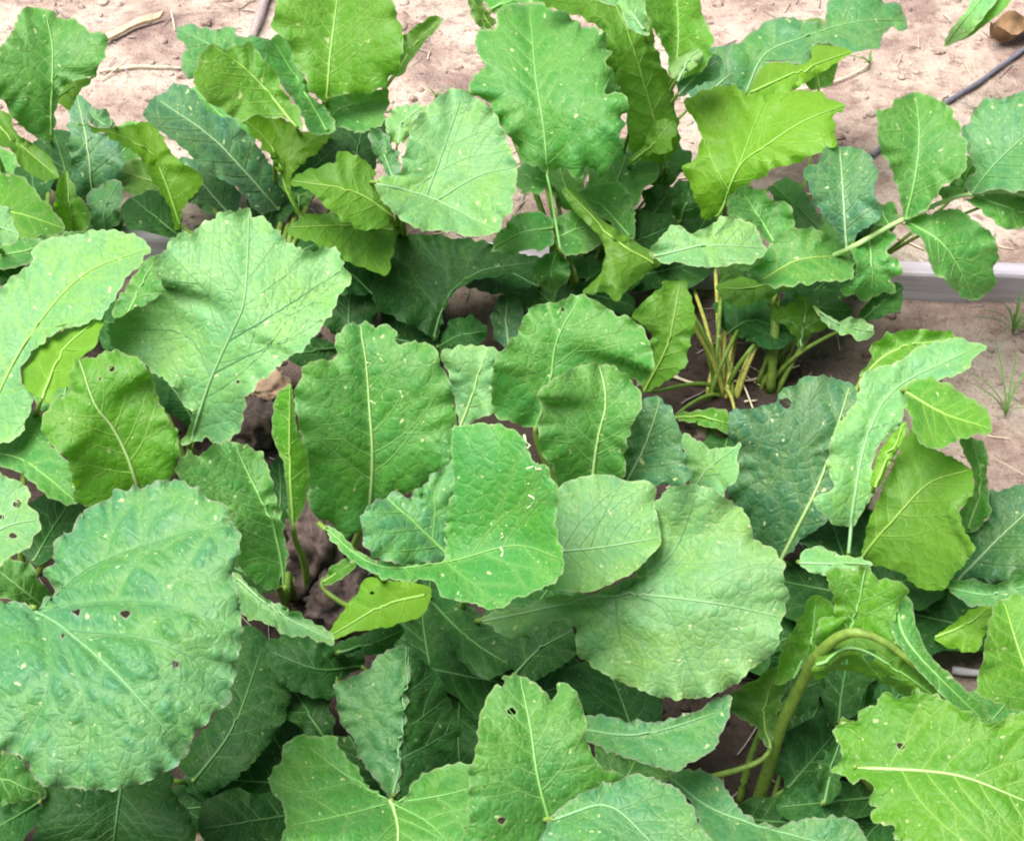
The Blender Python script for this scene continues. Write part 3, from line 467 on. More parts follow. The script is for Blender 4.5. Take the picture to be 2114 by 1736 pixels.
def tps(L, P):
    """smooth surface through measured heights: hc = 'x,y,h ...'"""
    if 'tw' not in L:
        q = np.array([[float(v) for v in p.split(',')] for p in L['o']['hc'].split()]); Q = q[:, :2]/100; n = len(Q)
        r = np.linalg.norm(Q[:, None]-Q[None], axis=2); K = r*r*np.log(r+1e-9)+np.eye(n)*.02; A_ = np.hstack([np.ones((n, 1)), Q])
        M = np.block([[K, A_], [A_.T, np.zeros((3, 3))]]); L['tw'] = (Q, np.linalg.solve(M, np.concatenate([q[:, 2], np.zeros(3)])))
    Q, w = L['tw']; X = P/100; r = np.linalg.norm(X[:, None]-Q[None], axis=2)
    return (r*r*np.log(r+1e-9))@w[:len(Q)]+w[len(Q)]+X@w[len(Q)+1:]
def height(L, P):
    """height (m) of the leaf blade over image points"""
    s, d = mid_coords(L, P); s = np.clip(s, -.35, 1.35); W = L['W']
    e = np.clip(np.abs(d)/W, 0, 1.2); e = np.sqrt(e*e+.006)-.0775
    h = tps(L, P) if 'hc' in L['o'] else L['hb']+(L['ht']-L['hb'])*s+L['arch']*4*s*(1-s)*np.where((s > 0) & (s < 1), 1, .5)
    h = h+np.where(d < 0, L['kl'], L['kr'])*e
    f = L['ph']; w = 0
    for q in range(3):
        k = 2*math.pi/(150+55*q); w = w+(.6+.4*q)*np.sin(k*(P[:, 0]*math.cos(f[q]*2)+P[:, 1]*math.sin(f[q]*2))+f[3+q])
    h = h+.16*L['o'].get('ruf', .5)*w
    ed = pt_dist(P, L['poly']); pr = np.exp(-ed/20)
    ang = np.arctan2(P[:, 1]-L['poly'][:, 1].mean(), P[:, 0]-L['poly'][:, 0].mean())
    nr = max(3, round(L['W']/28))
    h = h+.6*L['o'].get('ruf', .5)*pr*np.sin(nr*2*ang+f[2]+1.5*np.sin(ang*3+f[3]))
    h = h+L.get('curl', 0)*np.exp(-ed/16)
    h = h+L['dz']; h = 1.0+(h-1.0)*L['ks'] if L['ks'] != 1 else h
    return np.maximum(h, .5)*.01

# random lower leaves that fill the shade between the stalks
def clear_zone(x, y):
    return any(inside(np.array([[x, y]]), z)[0] for z in CLEAR)
CLEAR = [np.array(z, float) for z in (
    [(0,0),(60,0),(60,20),(230,60),(230,140),(170,190),(190,250),(320,250),(380,180),(360,60),(560,50),(560,-20),(0,-20)],
    [(800,0),(960,0),(975,190),(900,200),(860,220),(800,220)],
    [(1460,0),(1720,0),(1500,100),(1495,140),(1470,100)],
    [(1700,190),(1950,-20),(2130,-20),(2130,210),(2000,230),(1800,220),(1800,300),(1700,320),(1640,350)],
    [(1600,360),(1680,330),(1700,380),(1700,480),(1620,440)],[(1780,300),(1860,400),(1860,450),(1820,440)],
    [(1840,440),(1900,500),(1900,640),(1830,630),(1810,700),(2130,720),(2130,470),(2060,480)],
    [(1990,720),(2130,690),(2130,1010),(2040,1010),(2040,880),(1990,780)],
    [(1650,690),(1800,700),(1800,760),(1640,770)],
    [(1640,1140),(1700,1180),(1690,1260),(1630,1230)],
    [(1950,1330),(2030,1330),(2030,1430),(1950,1400)],
    [(500,750),(600,770),(570,900),(500,900)],[(600,1070),(740,1130),(700,1250),(600,1230)],
    [(940,600),(1060,600),(1060,710),(930,700)],[(1430,880),(1510,880),(1500,925),(1430,910)],
    [(1420,600),(1660,660),(1660,790),(1500,850),(1380,820),(1410,740)],
    [(1500,1440),(1560,1500),(1600,1560),(1560,1660),(1470,1580)],[(255,460),(310,460),(310,500),(255,500)])]
CS = 12; GX, GY = int(PW//CS)+1, int(PH//CS)+1
hbuf = np.full((GY, GX), 1e9); cover = np.zeros((GY, GX), bool)
gx, gy = np.meshgrid((np.arange(GX)+.5)*CS, (np.arange(GY)+.5)*CS); GP = np.stack([gx, gy], -1).reshape(-1, 2)
SHIFT = []
def settle(L):
    """keep every leaf clear of the ones lying on top of it: sink it below them"""
    mn, mx = L['poly'].min(0), L['poly'].max(0)
    sel = np.where((GP[:, 0] > mn[0]) & (GP[:, 0] < mx[0]) & (GP[:, 1] > mn[1]) & (GP[:, 1] < mx[1]))[0]
    if len(sel) == 0: return
    sel = sel[inside(GP[sel], L['poly'])]
    if len(sel) == 0: return
    h = height(L, GP[sel])*100; b = hbuf.reshape(-1)[sel]; own = ids.reshape(-1)[sel]
    m = (b < 1e8) & (own != L['id'])
    v = (h[m]-(b[m]-.9)).max() if m.any() else 0; h0_ = h[m]
    if v > 0:
        L['dz'] -= v; lo = L['hb']-v, L['ht']-v
        h = h-v
        if min(lo) < 1.2:                    # do not sink below the soil: flatten instead
            L['dz'] = 0; tgt = (b[m]-.9); h0 = height(L, GP[sel])[m]*100
            L['ks'] = max(.05, float(((tgt-1)/np.maximum(h0-1, .1)).min())); h = height(L, GP[sel])*100
        jj = np.argmax(h0_-(b[m]-.9)); SHIFT.append((str(own[m][jj])+'>'+L['id'], L['plant'], round(float(v), 1), round(L['ks'], 2)))
    nb = np.minimum(b, h); hbuf.reshape(-1)[sel] = nb
    upd = h <= b; ids.reshape(-1)[sel[upd]] = L['id']; cover.reshape(-1)[sel] = True
ids = np.full((GY, GX), '', dtype=object)
for L in reversed(LEAVES): settle(L)
print('SHIFT', SHIFT)

ROOT = {'p1': (95,640), 'p2': (560,610), 'p3': (830,700), 'p4': (1170,720), 'p5': (1490,815), 'p6': (1590,810), 'p9': (2260,60),
        'm1': (400,985), 'm2': (60,1230), 'm5': (605,1240), 'm7': (745,1180), 'm9': (1215,1130), 'm8': (900,1400), 'm16': (1745,1210),
        'm19': (2080,1350), 'm21': (1565,1665), 'm22': (1830,1690), 'm25': (1240,1730), 'm27': (815,1720), 'm4': (170,1600)}
LABEL = {
 'p1': 'leafy green plant at the left end of the back row',
 'p2': 'back-row plant left of centre with a tall bright veined leaf over the bare path',
 'p3': 'back-row plant with a pale cupped round leaf turned to the right',
 'p4': 'tallest back-row plant with a long upright lobed leaf on a pale stalk',
 'p5': 'yellow-green back-row plant with thin yellow stalks showing at its foot',
 'p6': 'back-row plant whose long leaf of paired leaflets reaches over the grey board',
 'p9': 'narrow drooping leaf in the top right corner over bare soil',
 'm1': 'plant with one very large pale leaf spread flat above dark soil, left of centre',
 'm2': 'plant at the left edge with overlapping pale leaves and a hole-bitten yellow-green one',
 'm5': 'small plant with an upright bright leaf and a narrow fuzzy leaf beside brown soil',
 'm7': 'plant with one large upright white-flecked leaf in the middle of the bed',
 'm9': 'cluster of rounded upright leaves just behind the curled leaf in the middle',
 'm8': 'central plant with a curled leaf marked by white squiggles and a broad blue-green leaf',
 'm16': 'right-hand plant with a blue-green white-ribbed leaf and a long pale leaf pointing right',
 'm19': 'plant cut off by the right edge with flat leaves below the blue-green ribbed plant',
 'm21': 'plant at lower right with a thick yellow-green stalk arching over like a hook',
 'm22': 'plant in the bottom right corner with a broad leaf split by a pale midrib',
 'm25': 'plant at the bottom, right of centre, with a holed upright leaf over a grey-green one',
 'm27': 'plant at the bottom edge with a heart-shaped spreading leaf and a dark folded one',
 'm4': 'plant with the largest round blue-green veined leaf, lower left corner'}
# fillers, most in the leaf colour darkened for gap shade
near = lambda x, y: min((p for p in ROOT if p != 'p9'), key=lambda p: (ROOT[p][0]-x)**2+((ROOT[p][1]-y-60)*1.2)**2)
FR = random.Random(21); nf = 0
for it in range(3000):
    x, y = FR.uniform(-20, 2130), FR.uniform(110, 1760)
    ci, cj = min(GY-1, int(y//CS)), min(GX-1, max(0, int(x//CS)))
    if cover[ci, cj] or clear_zone(x, y) or nf >= 170: continue
    a = FR.uniform(50, 105) if y < 780 else FR.uniform(75, 135); b = a*FR.uniform(.55, .8); th = FR.uniform(0, 6.28)
    p = near(x, y); rx, ry = ROOT[p]
    th = math.atan2(y-ry, x-rx)+FR.uniform(-.5, .5)
    n = 18; pts = []
    for k in range(n):
        t = 2*math.pi*k/n; rr_ = 1+FR.uniform(-.12, .12)
        ex = a*math.cos(t)*rr_; ey = b*math.sin(t)*rr_*(1.15 if ex > 0 else .8)
        pts.append((x+ex*math.cos(th)-ey*math.sin(th), y+ex*math.sin(th)*.8+ey*math.cos(th)*.8))
    if sum(clear_zone(*q) for q in pts) > (2 if y < 780 else 1): continue
    if y < 300 and FR.random() < .35: continue
    bx, by = x-a*.95*math.cos(th), y-a*.95*math.sin(th)*.8; tx, ty = x+a*.95*math.cos(th), y+a*.95*math.sin(th)*.8
    r3_ = world_at(np.array([[rx, ry]]), np.array([0.0]))[0]; a_ = PITCH+math.atan((y-PH/2)/FPX)
    hb = min(30, max(3, 100*(CAMH-(r3_[1]+FR.uniform(-.10, .06))*math.tan(a_))))
    if y > 780: hb = FR.uniform(2.0, 6.0)
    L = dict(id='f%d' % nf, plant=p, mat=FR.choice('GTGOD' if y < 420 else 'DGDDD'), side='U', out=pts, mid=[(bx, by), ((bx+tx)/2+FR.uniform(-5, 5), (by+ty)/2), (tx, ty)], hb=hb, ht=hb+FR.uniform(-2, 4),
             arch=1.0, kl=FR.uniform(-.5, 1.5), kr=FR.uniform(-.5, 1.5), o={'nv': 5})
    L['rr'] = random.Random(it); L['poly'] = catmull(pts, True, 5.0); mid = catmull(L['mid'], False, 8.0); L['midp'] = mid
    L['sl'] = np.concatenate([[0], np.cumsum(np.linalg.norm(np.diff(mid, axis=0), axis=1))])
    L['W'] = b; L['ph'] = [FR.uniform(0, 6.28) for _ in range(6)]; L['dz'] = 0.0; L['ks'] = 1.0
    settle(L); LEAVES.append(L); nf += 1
print('fillers', nf)

def veins(L):
    """list of (polyline in image, r0, r1, primary?)"""
    o, rr, poly = L['o'], L['rr'], L['poly']; out = []
    mid, sl = L['midp'], L['sl']; nv = o.get('nv', 5); tot = sl[-1]
    def march(p, a, bend, rmax, target):
        pts = [p.copy()]; step = 9.0
        for _ in range(60):
            a += bend+rr.gauss(0, .035); q = pts[-1]+step*np.array([math.cos(a), math.sin(a)])
            pts.append(q)
            if len(pts) % 2 == 0 and not inside(q[None], poly)[0]: pts = pts[:-2]; break
            if len(pts)*step > rmax: break
        return np.array(pts), a
    prim = [(mid, 1.0, 1.0)]+[(catmull([tuple(float(c) for c in q.split(',')) for q in s.split()], False, 8.0), .75, .5) for s in o.get('pv', [])]
    for line, wgt, dens in prim[1:]: out.append((line, .0010, .0003, True))
    for li, (line, wgt, dens) in enumerate(prim):
        l = np.concatenate([[0], np.cumsum(np.linalg.norm(np.diff(line, axis=0), axis=1))])
        n = nv if li == 0 else max(2, nv//2)
        if li == 0 and 'nlat' in o: n = max(1, int(nv*o['nlat'])+1)
        s0 = o.get('vs', .10) if li == 0 else .3
        for side in (-1, 1):
            for k in range(n):
                s = s0+(k+.3+.35*(side > 0)+rr.uniform(-.12, .12))/n*(.9-s0)
                if not 0 < s < .95: continue
                i = min(len(line)-2, np.searchsorted(l, s*l[-1])); p = line[i]
                if not inside(p[None], poly)[0]: continue
                t = line[min(i+2, len(line)-1)]-line[max(i-2, 0)]; ta = math.atan2(t[1], t[0])
                a = ta+side*math.radians(62-22*s+rr.uniform(-5, 5))
                pts, a2 = march(p, a, -side*.022, 420, None)
                if len(pts) < 3: continue
                w = (.00055-.0002*s)*wgt
                out.append((pts, w, .00015, False))
                if len(pts) > 7:
                    for fr in ((.35, .65) if len(pts) > 12 else (.45,)):
                        j = int(len(pts)*fr); ba = math.atan2(*(pts[j+1]-pts[j])[::-1])
                        bp, _ = march(pts[j], ba+side*math.radians(rr.uniform(32, 48)), -side*.02, 200, None)
                        if len(bp) >= 3: out.append((bp, w*.6, .00012, False))
                        if rr.random() < .6:
                            bp, _ = march(pts[min(len(pts)-2, j+2)], ba-side*math.radians(rr.uniform(32, 50)), side*.02, 90, None)
                            if len(bp) >= 3: out.append((bp, w*.45, .0001, False))
    return out

def densify(lines):
    return np.concatenate([catmull_lin(l) for l in lines])
def catmull_lin(l):
    return np.concatenate([l[:-1]+(l[1:]-l[:-1])*t for t in (0, .33, .67)]+[l[-1:]])
def surf(L, P, vseg, prim=None):
    """blade surface incl. quilting between the veins -> points, normals (towards the camera side)"""
    e = 2.0
    c = world_at(P, height(L, P)); cx = world_at(P+[e, 0], height(L, P+[e, 0])); cy = world_at(P+[0, e], height(L, P+[0, e]))
    n = np.cross(cy-c, cx-c); n /= np.linalg.norm(n, axis=1)[:, None]+1e-12
    tocam = np.array([0, 0, CAMH])-c; n *= np.sign((n*tocam).sum(1))[:, None]
    vd = pt_dist(P, vseg)
    sgn = 1.0 if L['side'] == 'U' else -1.0
    A = .0016*L['o'].get('bul', 1.0)
    q = A*(1-np.exp(-(vd/13.0)**2))
    if L.get('prim') is not None: q -= .0018*L['o'].get('bul', 1.0)*np.exp(-(pt_dist(P, L['prim'])/24.0)**2)
    f = L['ph']; k = 2*math.pi/34
    q += A*.35*np.sin(P[:, 0]*k+f[4]+np.sin(P[:, 1]*.06))*np.sin(P[:, 1]*k*1.1+f[5]+np.sin(P[:, 0]*.05))*(1-np.exp(-(vd/10.0)**2))
    return c+n*(sgn*q)[:, None], n, vd

def build_leaf(parts, parent):
    gl = Geo(); gr = Geo(); gv = Geo(); uv = []; vdl = []; riml = []
    mats = [p['mat'] for p in parts]; slots = sorted(set(mats), key=mats.index); fm = []
    for L in parts:
        poly = L['poly']; o = L['o']; mn, mx = poly.min(0), poly.max(0)
        rr = L['rr']
        V = veins(L)
        vs_ = [v[0] for v in V]+[L['midp']]
        A = densify(vs_); L['prim'] = densify([v[0] for v in V if v[3]]+[L['midp']])
        gxs, gys = np.meshgrid(np.arange(mn[0], mx[0], GRID), np.arange(mn[1], mx[1], GRID*.866))
        gxs[1::2] += GRID/2
        G = np.stack([gxs, gys], -1).reshape(-1, 2); G = G+np.random.RandomState(len(G)).uniform(-1, 1, G.shape)
        G = G[inside(G, poly)]; G = G[pt_dist(G, poly) > 4.5]
        loops = [poly]; hole_polys = []
        for (hx, hy, hr) in o.get('holes', []):
            aa = np.linspace(0, 2*math.pi, 11)[:-1]
            hp = np.stack([hx+hr*np.cos(aa)*(1+.2*np.sin(2*aa+hx)), hy+.85*hr*np.sin(aa)*(1+.2*np.cos(3*aa+hy))], 1)
            hole_polys.append(hp); loops.append(hp); G = G[np.hypot(G[:, 0]-hx, G[:, 1]-hy) > hr+3]
        pts = []; edges = []
        for lp in loops:
            b = len(pts); pts += [tuple(q) for q in lp]; edges += [(b+i, b+(i+1) % len(lp)) for i in range(len(lp))]
        nb = len(pts); pts += [tuple(q) for q in G]
        res = delaunay_2d_cdt([Vector(q) for q in pts], edges, [], 0, 1e-4)
        v2 = np.array([tuple(v) for v in res[0]]); tr = np.array([f for f in res[2] if len(f) == 3])
        cen = v2[tr].mean(1); keep = inside(cen, poly)
        for hp in hole_polys: keep &= ~inside(cen, hp)
        tr = tr[keep]
        used = np.unique(tr); remap = np.full(len(v2), -1); remap[used] = np.arange(len(used)); v2 = v2[used]; tr = remap[tr]
        a2 = (v2[tr[:, 1], 0]-v2[tr[:, 0], 0])*(v2[tr[:, 2], 1]-v2[tr[:, 0], 1])-(v2[tr[:, 2], 0]-v2[tr[:, 0], 0])*(v2[tr[:, 1], 1]-v2[tr[:, 0], 1])
        flip = (a2 > 0) if L['side'] == 'U' else (a2 < 0)      # image y runs down
        tr[flip] = tr[flip][:, ::-1]
        P3, N, vd = surf(L, v2, A)
        ed = pt_dist(v2, poly)
        for hp in hole_polys: ed = np.minimum(ed, seg_dist(v2, hp, np.roll(hp, -1, 0))*.8)
        b0 = len(gl.V); gl.add(list(P3), [tuple(t) for t in tr]); fm += [slots.index(L['mat'])]*len(tr)
        off = (rr.uniform(0, 5), rr.uniform(0, 5))
        uv += [(q[0]*.00045+off[0], -q[1]*.00045+off[1]) for q in v2]
        vdl += list(np.exp(-(vd/6.0)**2)); riml += list(np.clip(1-ed/5.0, 0, 1))
        # veins: thin tapering ribs lying along the blade
        def lay(line, r0, r1, g, sides, lift):
            p, n, _ = surf(L, line, A); m = len(p)
            if m < 2: return
            rad = np.linspace(r0, r1, m)
            if g is gr: rad = rad*np.clip(.25+np.arange(m)/5.0, 0, 1) if o.get('taper') else rad
            g.add(*tube(p+n*lift, rad, sides, False))
        rb = o.get('rib', 1.0)
        lay(L['midp'], .0014*rb, .0004, gr, 6, .0006)
        for line, r0, r1, prim in V:
            lay(line, r0, r1, gv, 4, (-.0001 if o.get('vc') == 'd' else .0002)+r0*.3)
    me = mesh('leaf', gl.V, gl.F)
    for s in slots: me.materials.append(LM[s])
    me.polygons.foreach_set('material_index', np.array(fm, np.int32))
    ul = me.uv_layers.new(name='UVMap'); li = np.empty(len(me.loops), np.int32); me.loops.foreach_get('vertex_index', li)
    ul.data.foreach_set('uv', np.array(uv, np.float32)[li].reshape(-1))
    for nm, arr in (('vd', vdl), ('rim', riml)):
        me.attributes.new(nm, 'FLOAT', 'POINT').data.foreach_set('value', np.array(arr, np.float32))
    ob = link(parts[-1]['o'].get('name', 'leaf'), me, None, parent)
    L = parts[-1]; o = L['o']
    if gr.V: link('midrib', mesh('midrib', gr.V, gr.F), M_RIB if o.get('ribc') == 'w' else M_MID[L['mat']], ob)
    if gv.V: tag(link('side_veins', mesh('side_veins', gv.V, gv.F), M_VDARK if o.get('vc') == 'd' else M_VEIN[L['mat']], ob), None, kind='stuff')
    return ob

def stalk(L, root3, parent, mat=None):
    b2 = np.array([L['midp'][0]]); t2 = np.array([L['midp'][1]])
    b = world_at(b2, height(L, b2))[0]; t = world_at(t2, height(L, t2))[0]
    d = b-t; d /= np.linalg.norm(d)+1e-9
    ln = np.linalg.norm(root3-b); c1 = b+d*ln*.16; c2 = root3+np.array([0, 0, ln*.45])+(b-root3)*np.array([.12, .12, 0])
    u = np.linspace(0, 1, 16)[:, None]
    pts = (1-u)**3*b+3*u*(1-u)**2*c1+3*u*u*(1-u)*c2+u**3*root3
    for k in list(range(1, 15))*3:            # keep the stalk below the blades it passes under
        if k == 1: pts[1:-1] = .5*pts[1:-1]+.25*(pts[:-2]+pts[2:])
        q = pts[k]; rel = q-np.array([0, 0, CAMH]); f_ = rel[1]*cp_-rel[2]*sp_; px = PW/2+FPX*rel[0]/f_; py = PH/2-FPX*(rel[1]*sp_+rel[2]*cp_)/f_
        ci, cj = int(py//CS), int(px//CS)
        if 0 <= ci < GY and 0 <= cj < GX and hbuf[ci, cj] < 1e8:
            hm = hbuf[ci, cj]*.01-.006
            if q[2] > hm: pts[k] = world_at(np.array([px, py]), max(.004, hm))
    pts[:, 2] = np.maximum(pts[:, 2], .002-.02*(u[:, 0] > .95))
    r = np.linspace(.0019, .0036, 16)*(.7 if str(L['id']).startswith('f') or L['plant'] == 'p5' else 1)
    link('stalk', mesh('stalk', *tube(pts, r, 7)), mat or M_STALK, parent)

PL = {}
for k, (x, y) in ROOT.items():
    e = bpy.data.objects.new('leaf_vegetable_plant', None); C.objects.link(e); e.empty_display_size = .03
    r3 = world_at(np.array([[x, y]]), np.array([0.0]))[0]; e.location = r3; PL[k] = (e, r3)
    tag(e, LABEL[k], 'plant', 'leaf vegetables growing in the bed')
bpy.context.view_layer.update()
order = []; by = {}
for L in LEAVES:
    if L['id'] not in by: order.append(L['id']); by[L['id']] = []
    by[L['id']].append(L)
def reparent(o, e):
    o.parent = e; o.matrix_parent_inverse = e.matrix_world.inverted()
SR = random.Random(3); LEAFOBJ = {}
for lid in order:
    parts = by[lid]; e, r3 = PL[parts[0]['plant']]
    ob = build_leaf(parts, None); reparent(ob, e); LEAFOBJ[lid] = ob
    if not parts[-1]['o'].get('nostalk'):
        jit = np.array([SR.uniform(-.015, .015), SR.uniform(-.012, .012), -.005])
        stalk(parts[-1], r3+jit, ob, M_STALKY if parts[0]['plant'] == 'p5' and SR.random() < .5 else None)
def path3(pts): 
    q = catmull([(a, b, c*.01) for a, b, c in pts], False, 12.0)
    return world_at(q[:, :2], q[:, 2])
def add_part(name, V, F, mat, plant):
    o = link(name, mesh(name, V, F), mat); reparent(o, PL[plant][0]); return o
# rachis of the pinnate leaf, hooked stalk
p = path3(RACH); p = np.vstack([p]); add_part('rachis', *tube(p, np.linspace(.0030, .0017, len(p)), 8), M_RIB, 'p6')
r6 = PL['p6'][1]; b = p[0]; u = np.linspace(0, 1, 14)[:, None]
q = (1-u)**2*r6+2*u*(1-u)*(r6+np.array([0, 0, .09]))+u*u*b
add_part('stalk', *tube(q, np.linspace(.005, .0042, 14), 8), M_STALK, 'p6')
p = path3([(1560,1668,0),(1585,1590,5),(1612,1500,10),(1655,1410,15),(1695,1345,19.5),(1755,1306,22.5),(1825,1325,22.3),(1900,1383,20.5),(1975,1440,18.5),(2040,1490,17)])
add_part('stalk', *tube(p, np.interp(np.linspace(0, 1, len(p)), [0, .5, .62, 1], [.0054, .0044, .003, .001]), 9), M_STALK, 'm21')

# white trails of leaf miners on the curled leaf
for L in LEAVES:
    if L['id'] == '8' and L['mat'] == 'G': L8 = L8b = L
    if L['id'] == '7': L7 = L
def squiggle(L, pts, r, parentleaf):
    ln = catmull(pts, False, 4.0)
    V = veins(L); A = densify([v[0] for v in V]+[L['midp']])
    p3, n, _ = surf(L, ln, A); rad = .8*r*(.6+.4*np.sin(np.linspace(.3, 2.8, len(ln))*3))
    o = link('miner_trail', mesh('miner_trail', *tube(p3+n*.0001, rad, 5)), M_MINER, parentleaf)
for L_, pts, r in ((L8, [(1082,898),(1088,912),(1096,920),(1090,926)], .0014), (L8, [(1088,968),(1104,962),(1112,956),(1106,968),(1118,968)], .0011),
                   (L8, [(1092,1022),(1104,1030),(1098,1042),(1088,1050)], .0011), (L8, [(1084,1000),(1093,998)], .0011), (L8b, [(1032,1128),(1038,1138),(1034,1148)], .0013),
                   (L8, [(1036,1100),(1040,1107),(1034,1112)], .001)):
    squiggle(L_, pts, r, LEAFOBJ['8'])
for pts in ([(756,748),(766,752)], [(764,828),(776,836)], [(826,806),(832,822)], [(786,740),(792,748)], [(836,742),(838,752)]): squiggle(L7, pts, .0011, LEAFOBJ['7'])
# ------------------------------------------------------------------ board, cable, twigs, litter
def board_material():
    m = NT('weathered_board')
    tc = m.new('ShaderNodeTexCoord').outputs['Object']
    mp = m.new('ShaderNodeMapping', {'Vector': tc, 'Scale': (6, 120, 120)}).outputs[0]
    n = m.new('ShaderNodeTexNoise', {'Vector': mp, 'Scale': 1.0, 'Detail': 5.0, 'Roughness': .7}).outputs[0]
    n2 = m.new('ShaderNodeTexNoise', {'Vector': tc, 'Scale': 14.0, 'Detail': 4.0}).outputs[0]
    c = m.mix(m.ramp(n, .3, .7), rgb(.33, .30, .35), rgb(.52, .48, .55))
    c = m.mix(m.ramp(n2, .5, .7, 0, .5), c, rgb(.33, .24, .22))
    b = m.new('ShaderNodeBump', {'Height': n, 'Strength': .5, 'Distance': .002}).outputs[0]
    p = m.new('ShaderNodeBsdfPrincipled', {'Base Color': c, 'Roughness': .7, 'Normal': b})
    m.t.links.new(p.outputs[0], m.out.inputs[0]); return m.m
M_BOARD = board_material()
def plank(name, a, b, thick, h, mat):
    """upright board from a to b (front top edge), rounded edges"""
    a = np.array(a, float); b = np.array(b, float); L = np.linalg.norm((b-a)[:2]); ang = math.atan2(b[1]-a[1], b[0]-a[0])
    prof = [(0, -h), (0, -.004), (.0012, -.0012), (.004, 0), (thick-.004, 0), (thick-.001, -.001), (thick, -.004), (thick, -h)]
    n = 60; V = []; F = []; k = len(prof); rr = random.Random(4)
    for i in range(n+1):
        w = .0012*math.sin(i*.7)+rr.uniform(-.0005, .0005)
        for (y, z) in prof: V.append((L*i/n, y+w, z+w*.8))
    for i in range(n):
        for j in range(k-1): F.append((i*k+j, i*k+j+1, (i+1)*k+j+1, (i+1)*k+j)[::-1])
    F.append(tuple(range(k))); F.append(tuple(n*k+j for j in range(k))[::-1])
    o = link(name, mesh(name, V, F, False), mat); o.location = a; o.rotation_euler = (0, 0, ang); return o
wa = world_at(np.array([[285., 492.], [1950., 563.]]), np.array([.036, .036])); dv = wa[1]-wa[0]
A0 = wa[0]-dv*1.0; B0 = wa[1]+dv*.7
tag(plank('edging_board', A0, B0, .022, .12, M_BOARD), 'weathered grey wooden edging board between bed and path', 'board')
M_WOOD = simple('dry_wood', (.50, .40, .27), .8, scale=120); M_GREY = simple('grey_stick', (.30, .25, .24), .8)
M_STRAW = simple('straw', (.58, .50, .36), .7); M_CABLE = simple('cable_rubber', (.13, .13, .17), .6, var=.25)
M_DRY = simple('dry_leaf', (.20, .12, .06), .8, var=.5, scale=60)
def ground_pts(pts, lift):
    q = catmull(pts, False, 14.0); w = world_at(q, np.zeros(len(q))); w[:, 2] = soil_z(w[:, 0], w[:, 1])+lift; return w
def stick(name, pts, r0, r1, mat, label, cat, lift=.004, sides=7):
    w = ground_pts(pts, lift); c = w.mean(0); n = len(w)
    rr = np.linspace(r0, r1, n)*(1+.12*np.sin(np.arange(n)*1.7))
    o = link(name, mesh(name, *tube(w-c, rr, sides)), mat); o.location = c; tag(o, label, cat); return o
stick('irrigation_hose', [(2300,0),(2114,108),(2030,165),(1950,215),(1890,250),(1800,330)], .0027, .0027, M_CABLE, 'thin dark grey irrigation hose lying on bare soil at the right', 'hose', .005, 10)
stick('twig', [(205,158),(290,148),(380,145)], .0022, .0016, M_STRAW, 'thin straw stem lying on the path behind the back row', 'twig')
stick('grey_root', [(560,-40),(545,10),(535,50),(520,85)], .008, .005, M_GREY, 'grey stick on the path behind the tall bright leaf', 'stick', .006)
stick('twig', [(1440,190),(1560,180),(1700,168),(1790,135),(1800,118)], .0016, .0012, M_STRAW, 'pale bent twig on the soil right of the yellow-green leaf', 'twig')
stick('pale_stake', [(300,1735),(440,1722),(600,1718),(700,1716)], .0065, .006, M_WOOD, 'pale wooden stick on the ground at the bottom edge', 'stick', .007, 9)
stick('lath', [(1965,1388),(2000,1394),(2050,1402),(2100,1406)], .0035, .0035, M_BOARD, 'pale weathered lath on the soil by the right edge', 'lath', .008, 6)
stick('twig', [(1380,780),(1450,800),(1560,790),(1650,760)], .0016, .001, M_STRAW, 'dry straw lying at the foot of the yellow stalks', 'twig')
# small weeds on the bare soil
M_GRASS = simple('grass_blade', (.10, .22, .05), .6, (.2, .45, .03), bump=False)
def tuft(px, n, hgt, seed, label, nm='grass_tuft'):
    r = np.random.RandomState(seed); w = world_at(np.array(px, float), 0.0); e = bpy.data.objects.new(nm, None); C.objects.link(e); e.location = w
    tag(e, label, 'weed', 'small weeds on the bare soil'); bpy.context.view_layer.update()
    for k in range(n):
        a_ = r.uniform(0, 6.28); l = hgt*r.uniform(.6, 1.2); t = np.linspace(0, 1, 7); out_ = l*r.uniform(.3, 1.3)
        px_ = out_*t**1.6; z = l*t*(1-.35*t); wd = .0009*np.sin(np.clip(t*2.6+.35, 0, 3.1))+.0002
        ca, sa = math.cos(a_), math.sin(a_); V = []; F = []
        for i_ in range(7):
            V += [(ca*px_[i_]-sa*wd[i_], sa*px_[i_]+ca*wd[i_], z[i_]), (ca*px_[i_], sa*px_[i_], z[i_]-.0006), (ca*px_[i_]+sa*wd[i_], sa*px_[i_]-ca*wd[i_], z[i_])]
        for i_ in range(6):
            for j in range(2): F.append((i_*3+j, i_*3+j+1, i_*3+j+4, i_*3+j+3))
        o_ = link('blade', mesh('blade', V, F), M_GRASS, e)
tuft((2090, 690), 14, .055, 1, 'tuft of thin green weeds on the soil below the grey board at the right edge')
tuft((2075, 860), 7, .075, 2, 'sparse thin weed on the pale soil at the right edge')
tuft((1795, 135), 10, .02, 3, 'tiny green weed on the path below the drooping top-right leaf')
tuft((900, 205), 7, .02, 4, 'tiny weed on the path behind the pale cupped leaf')
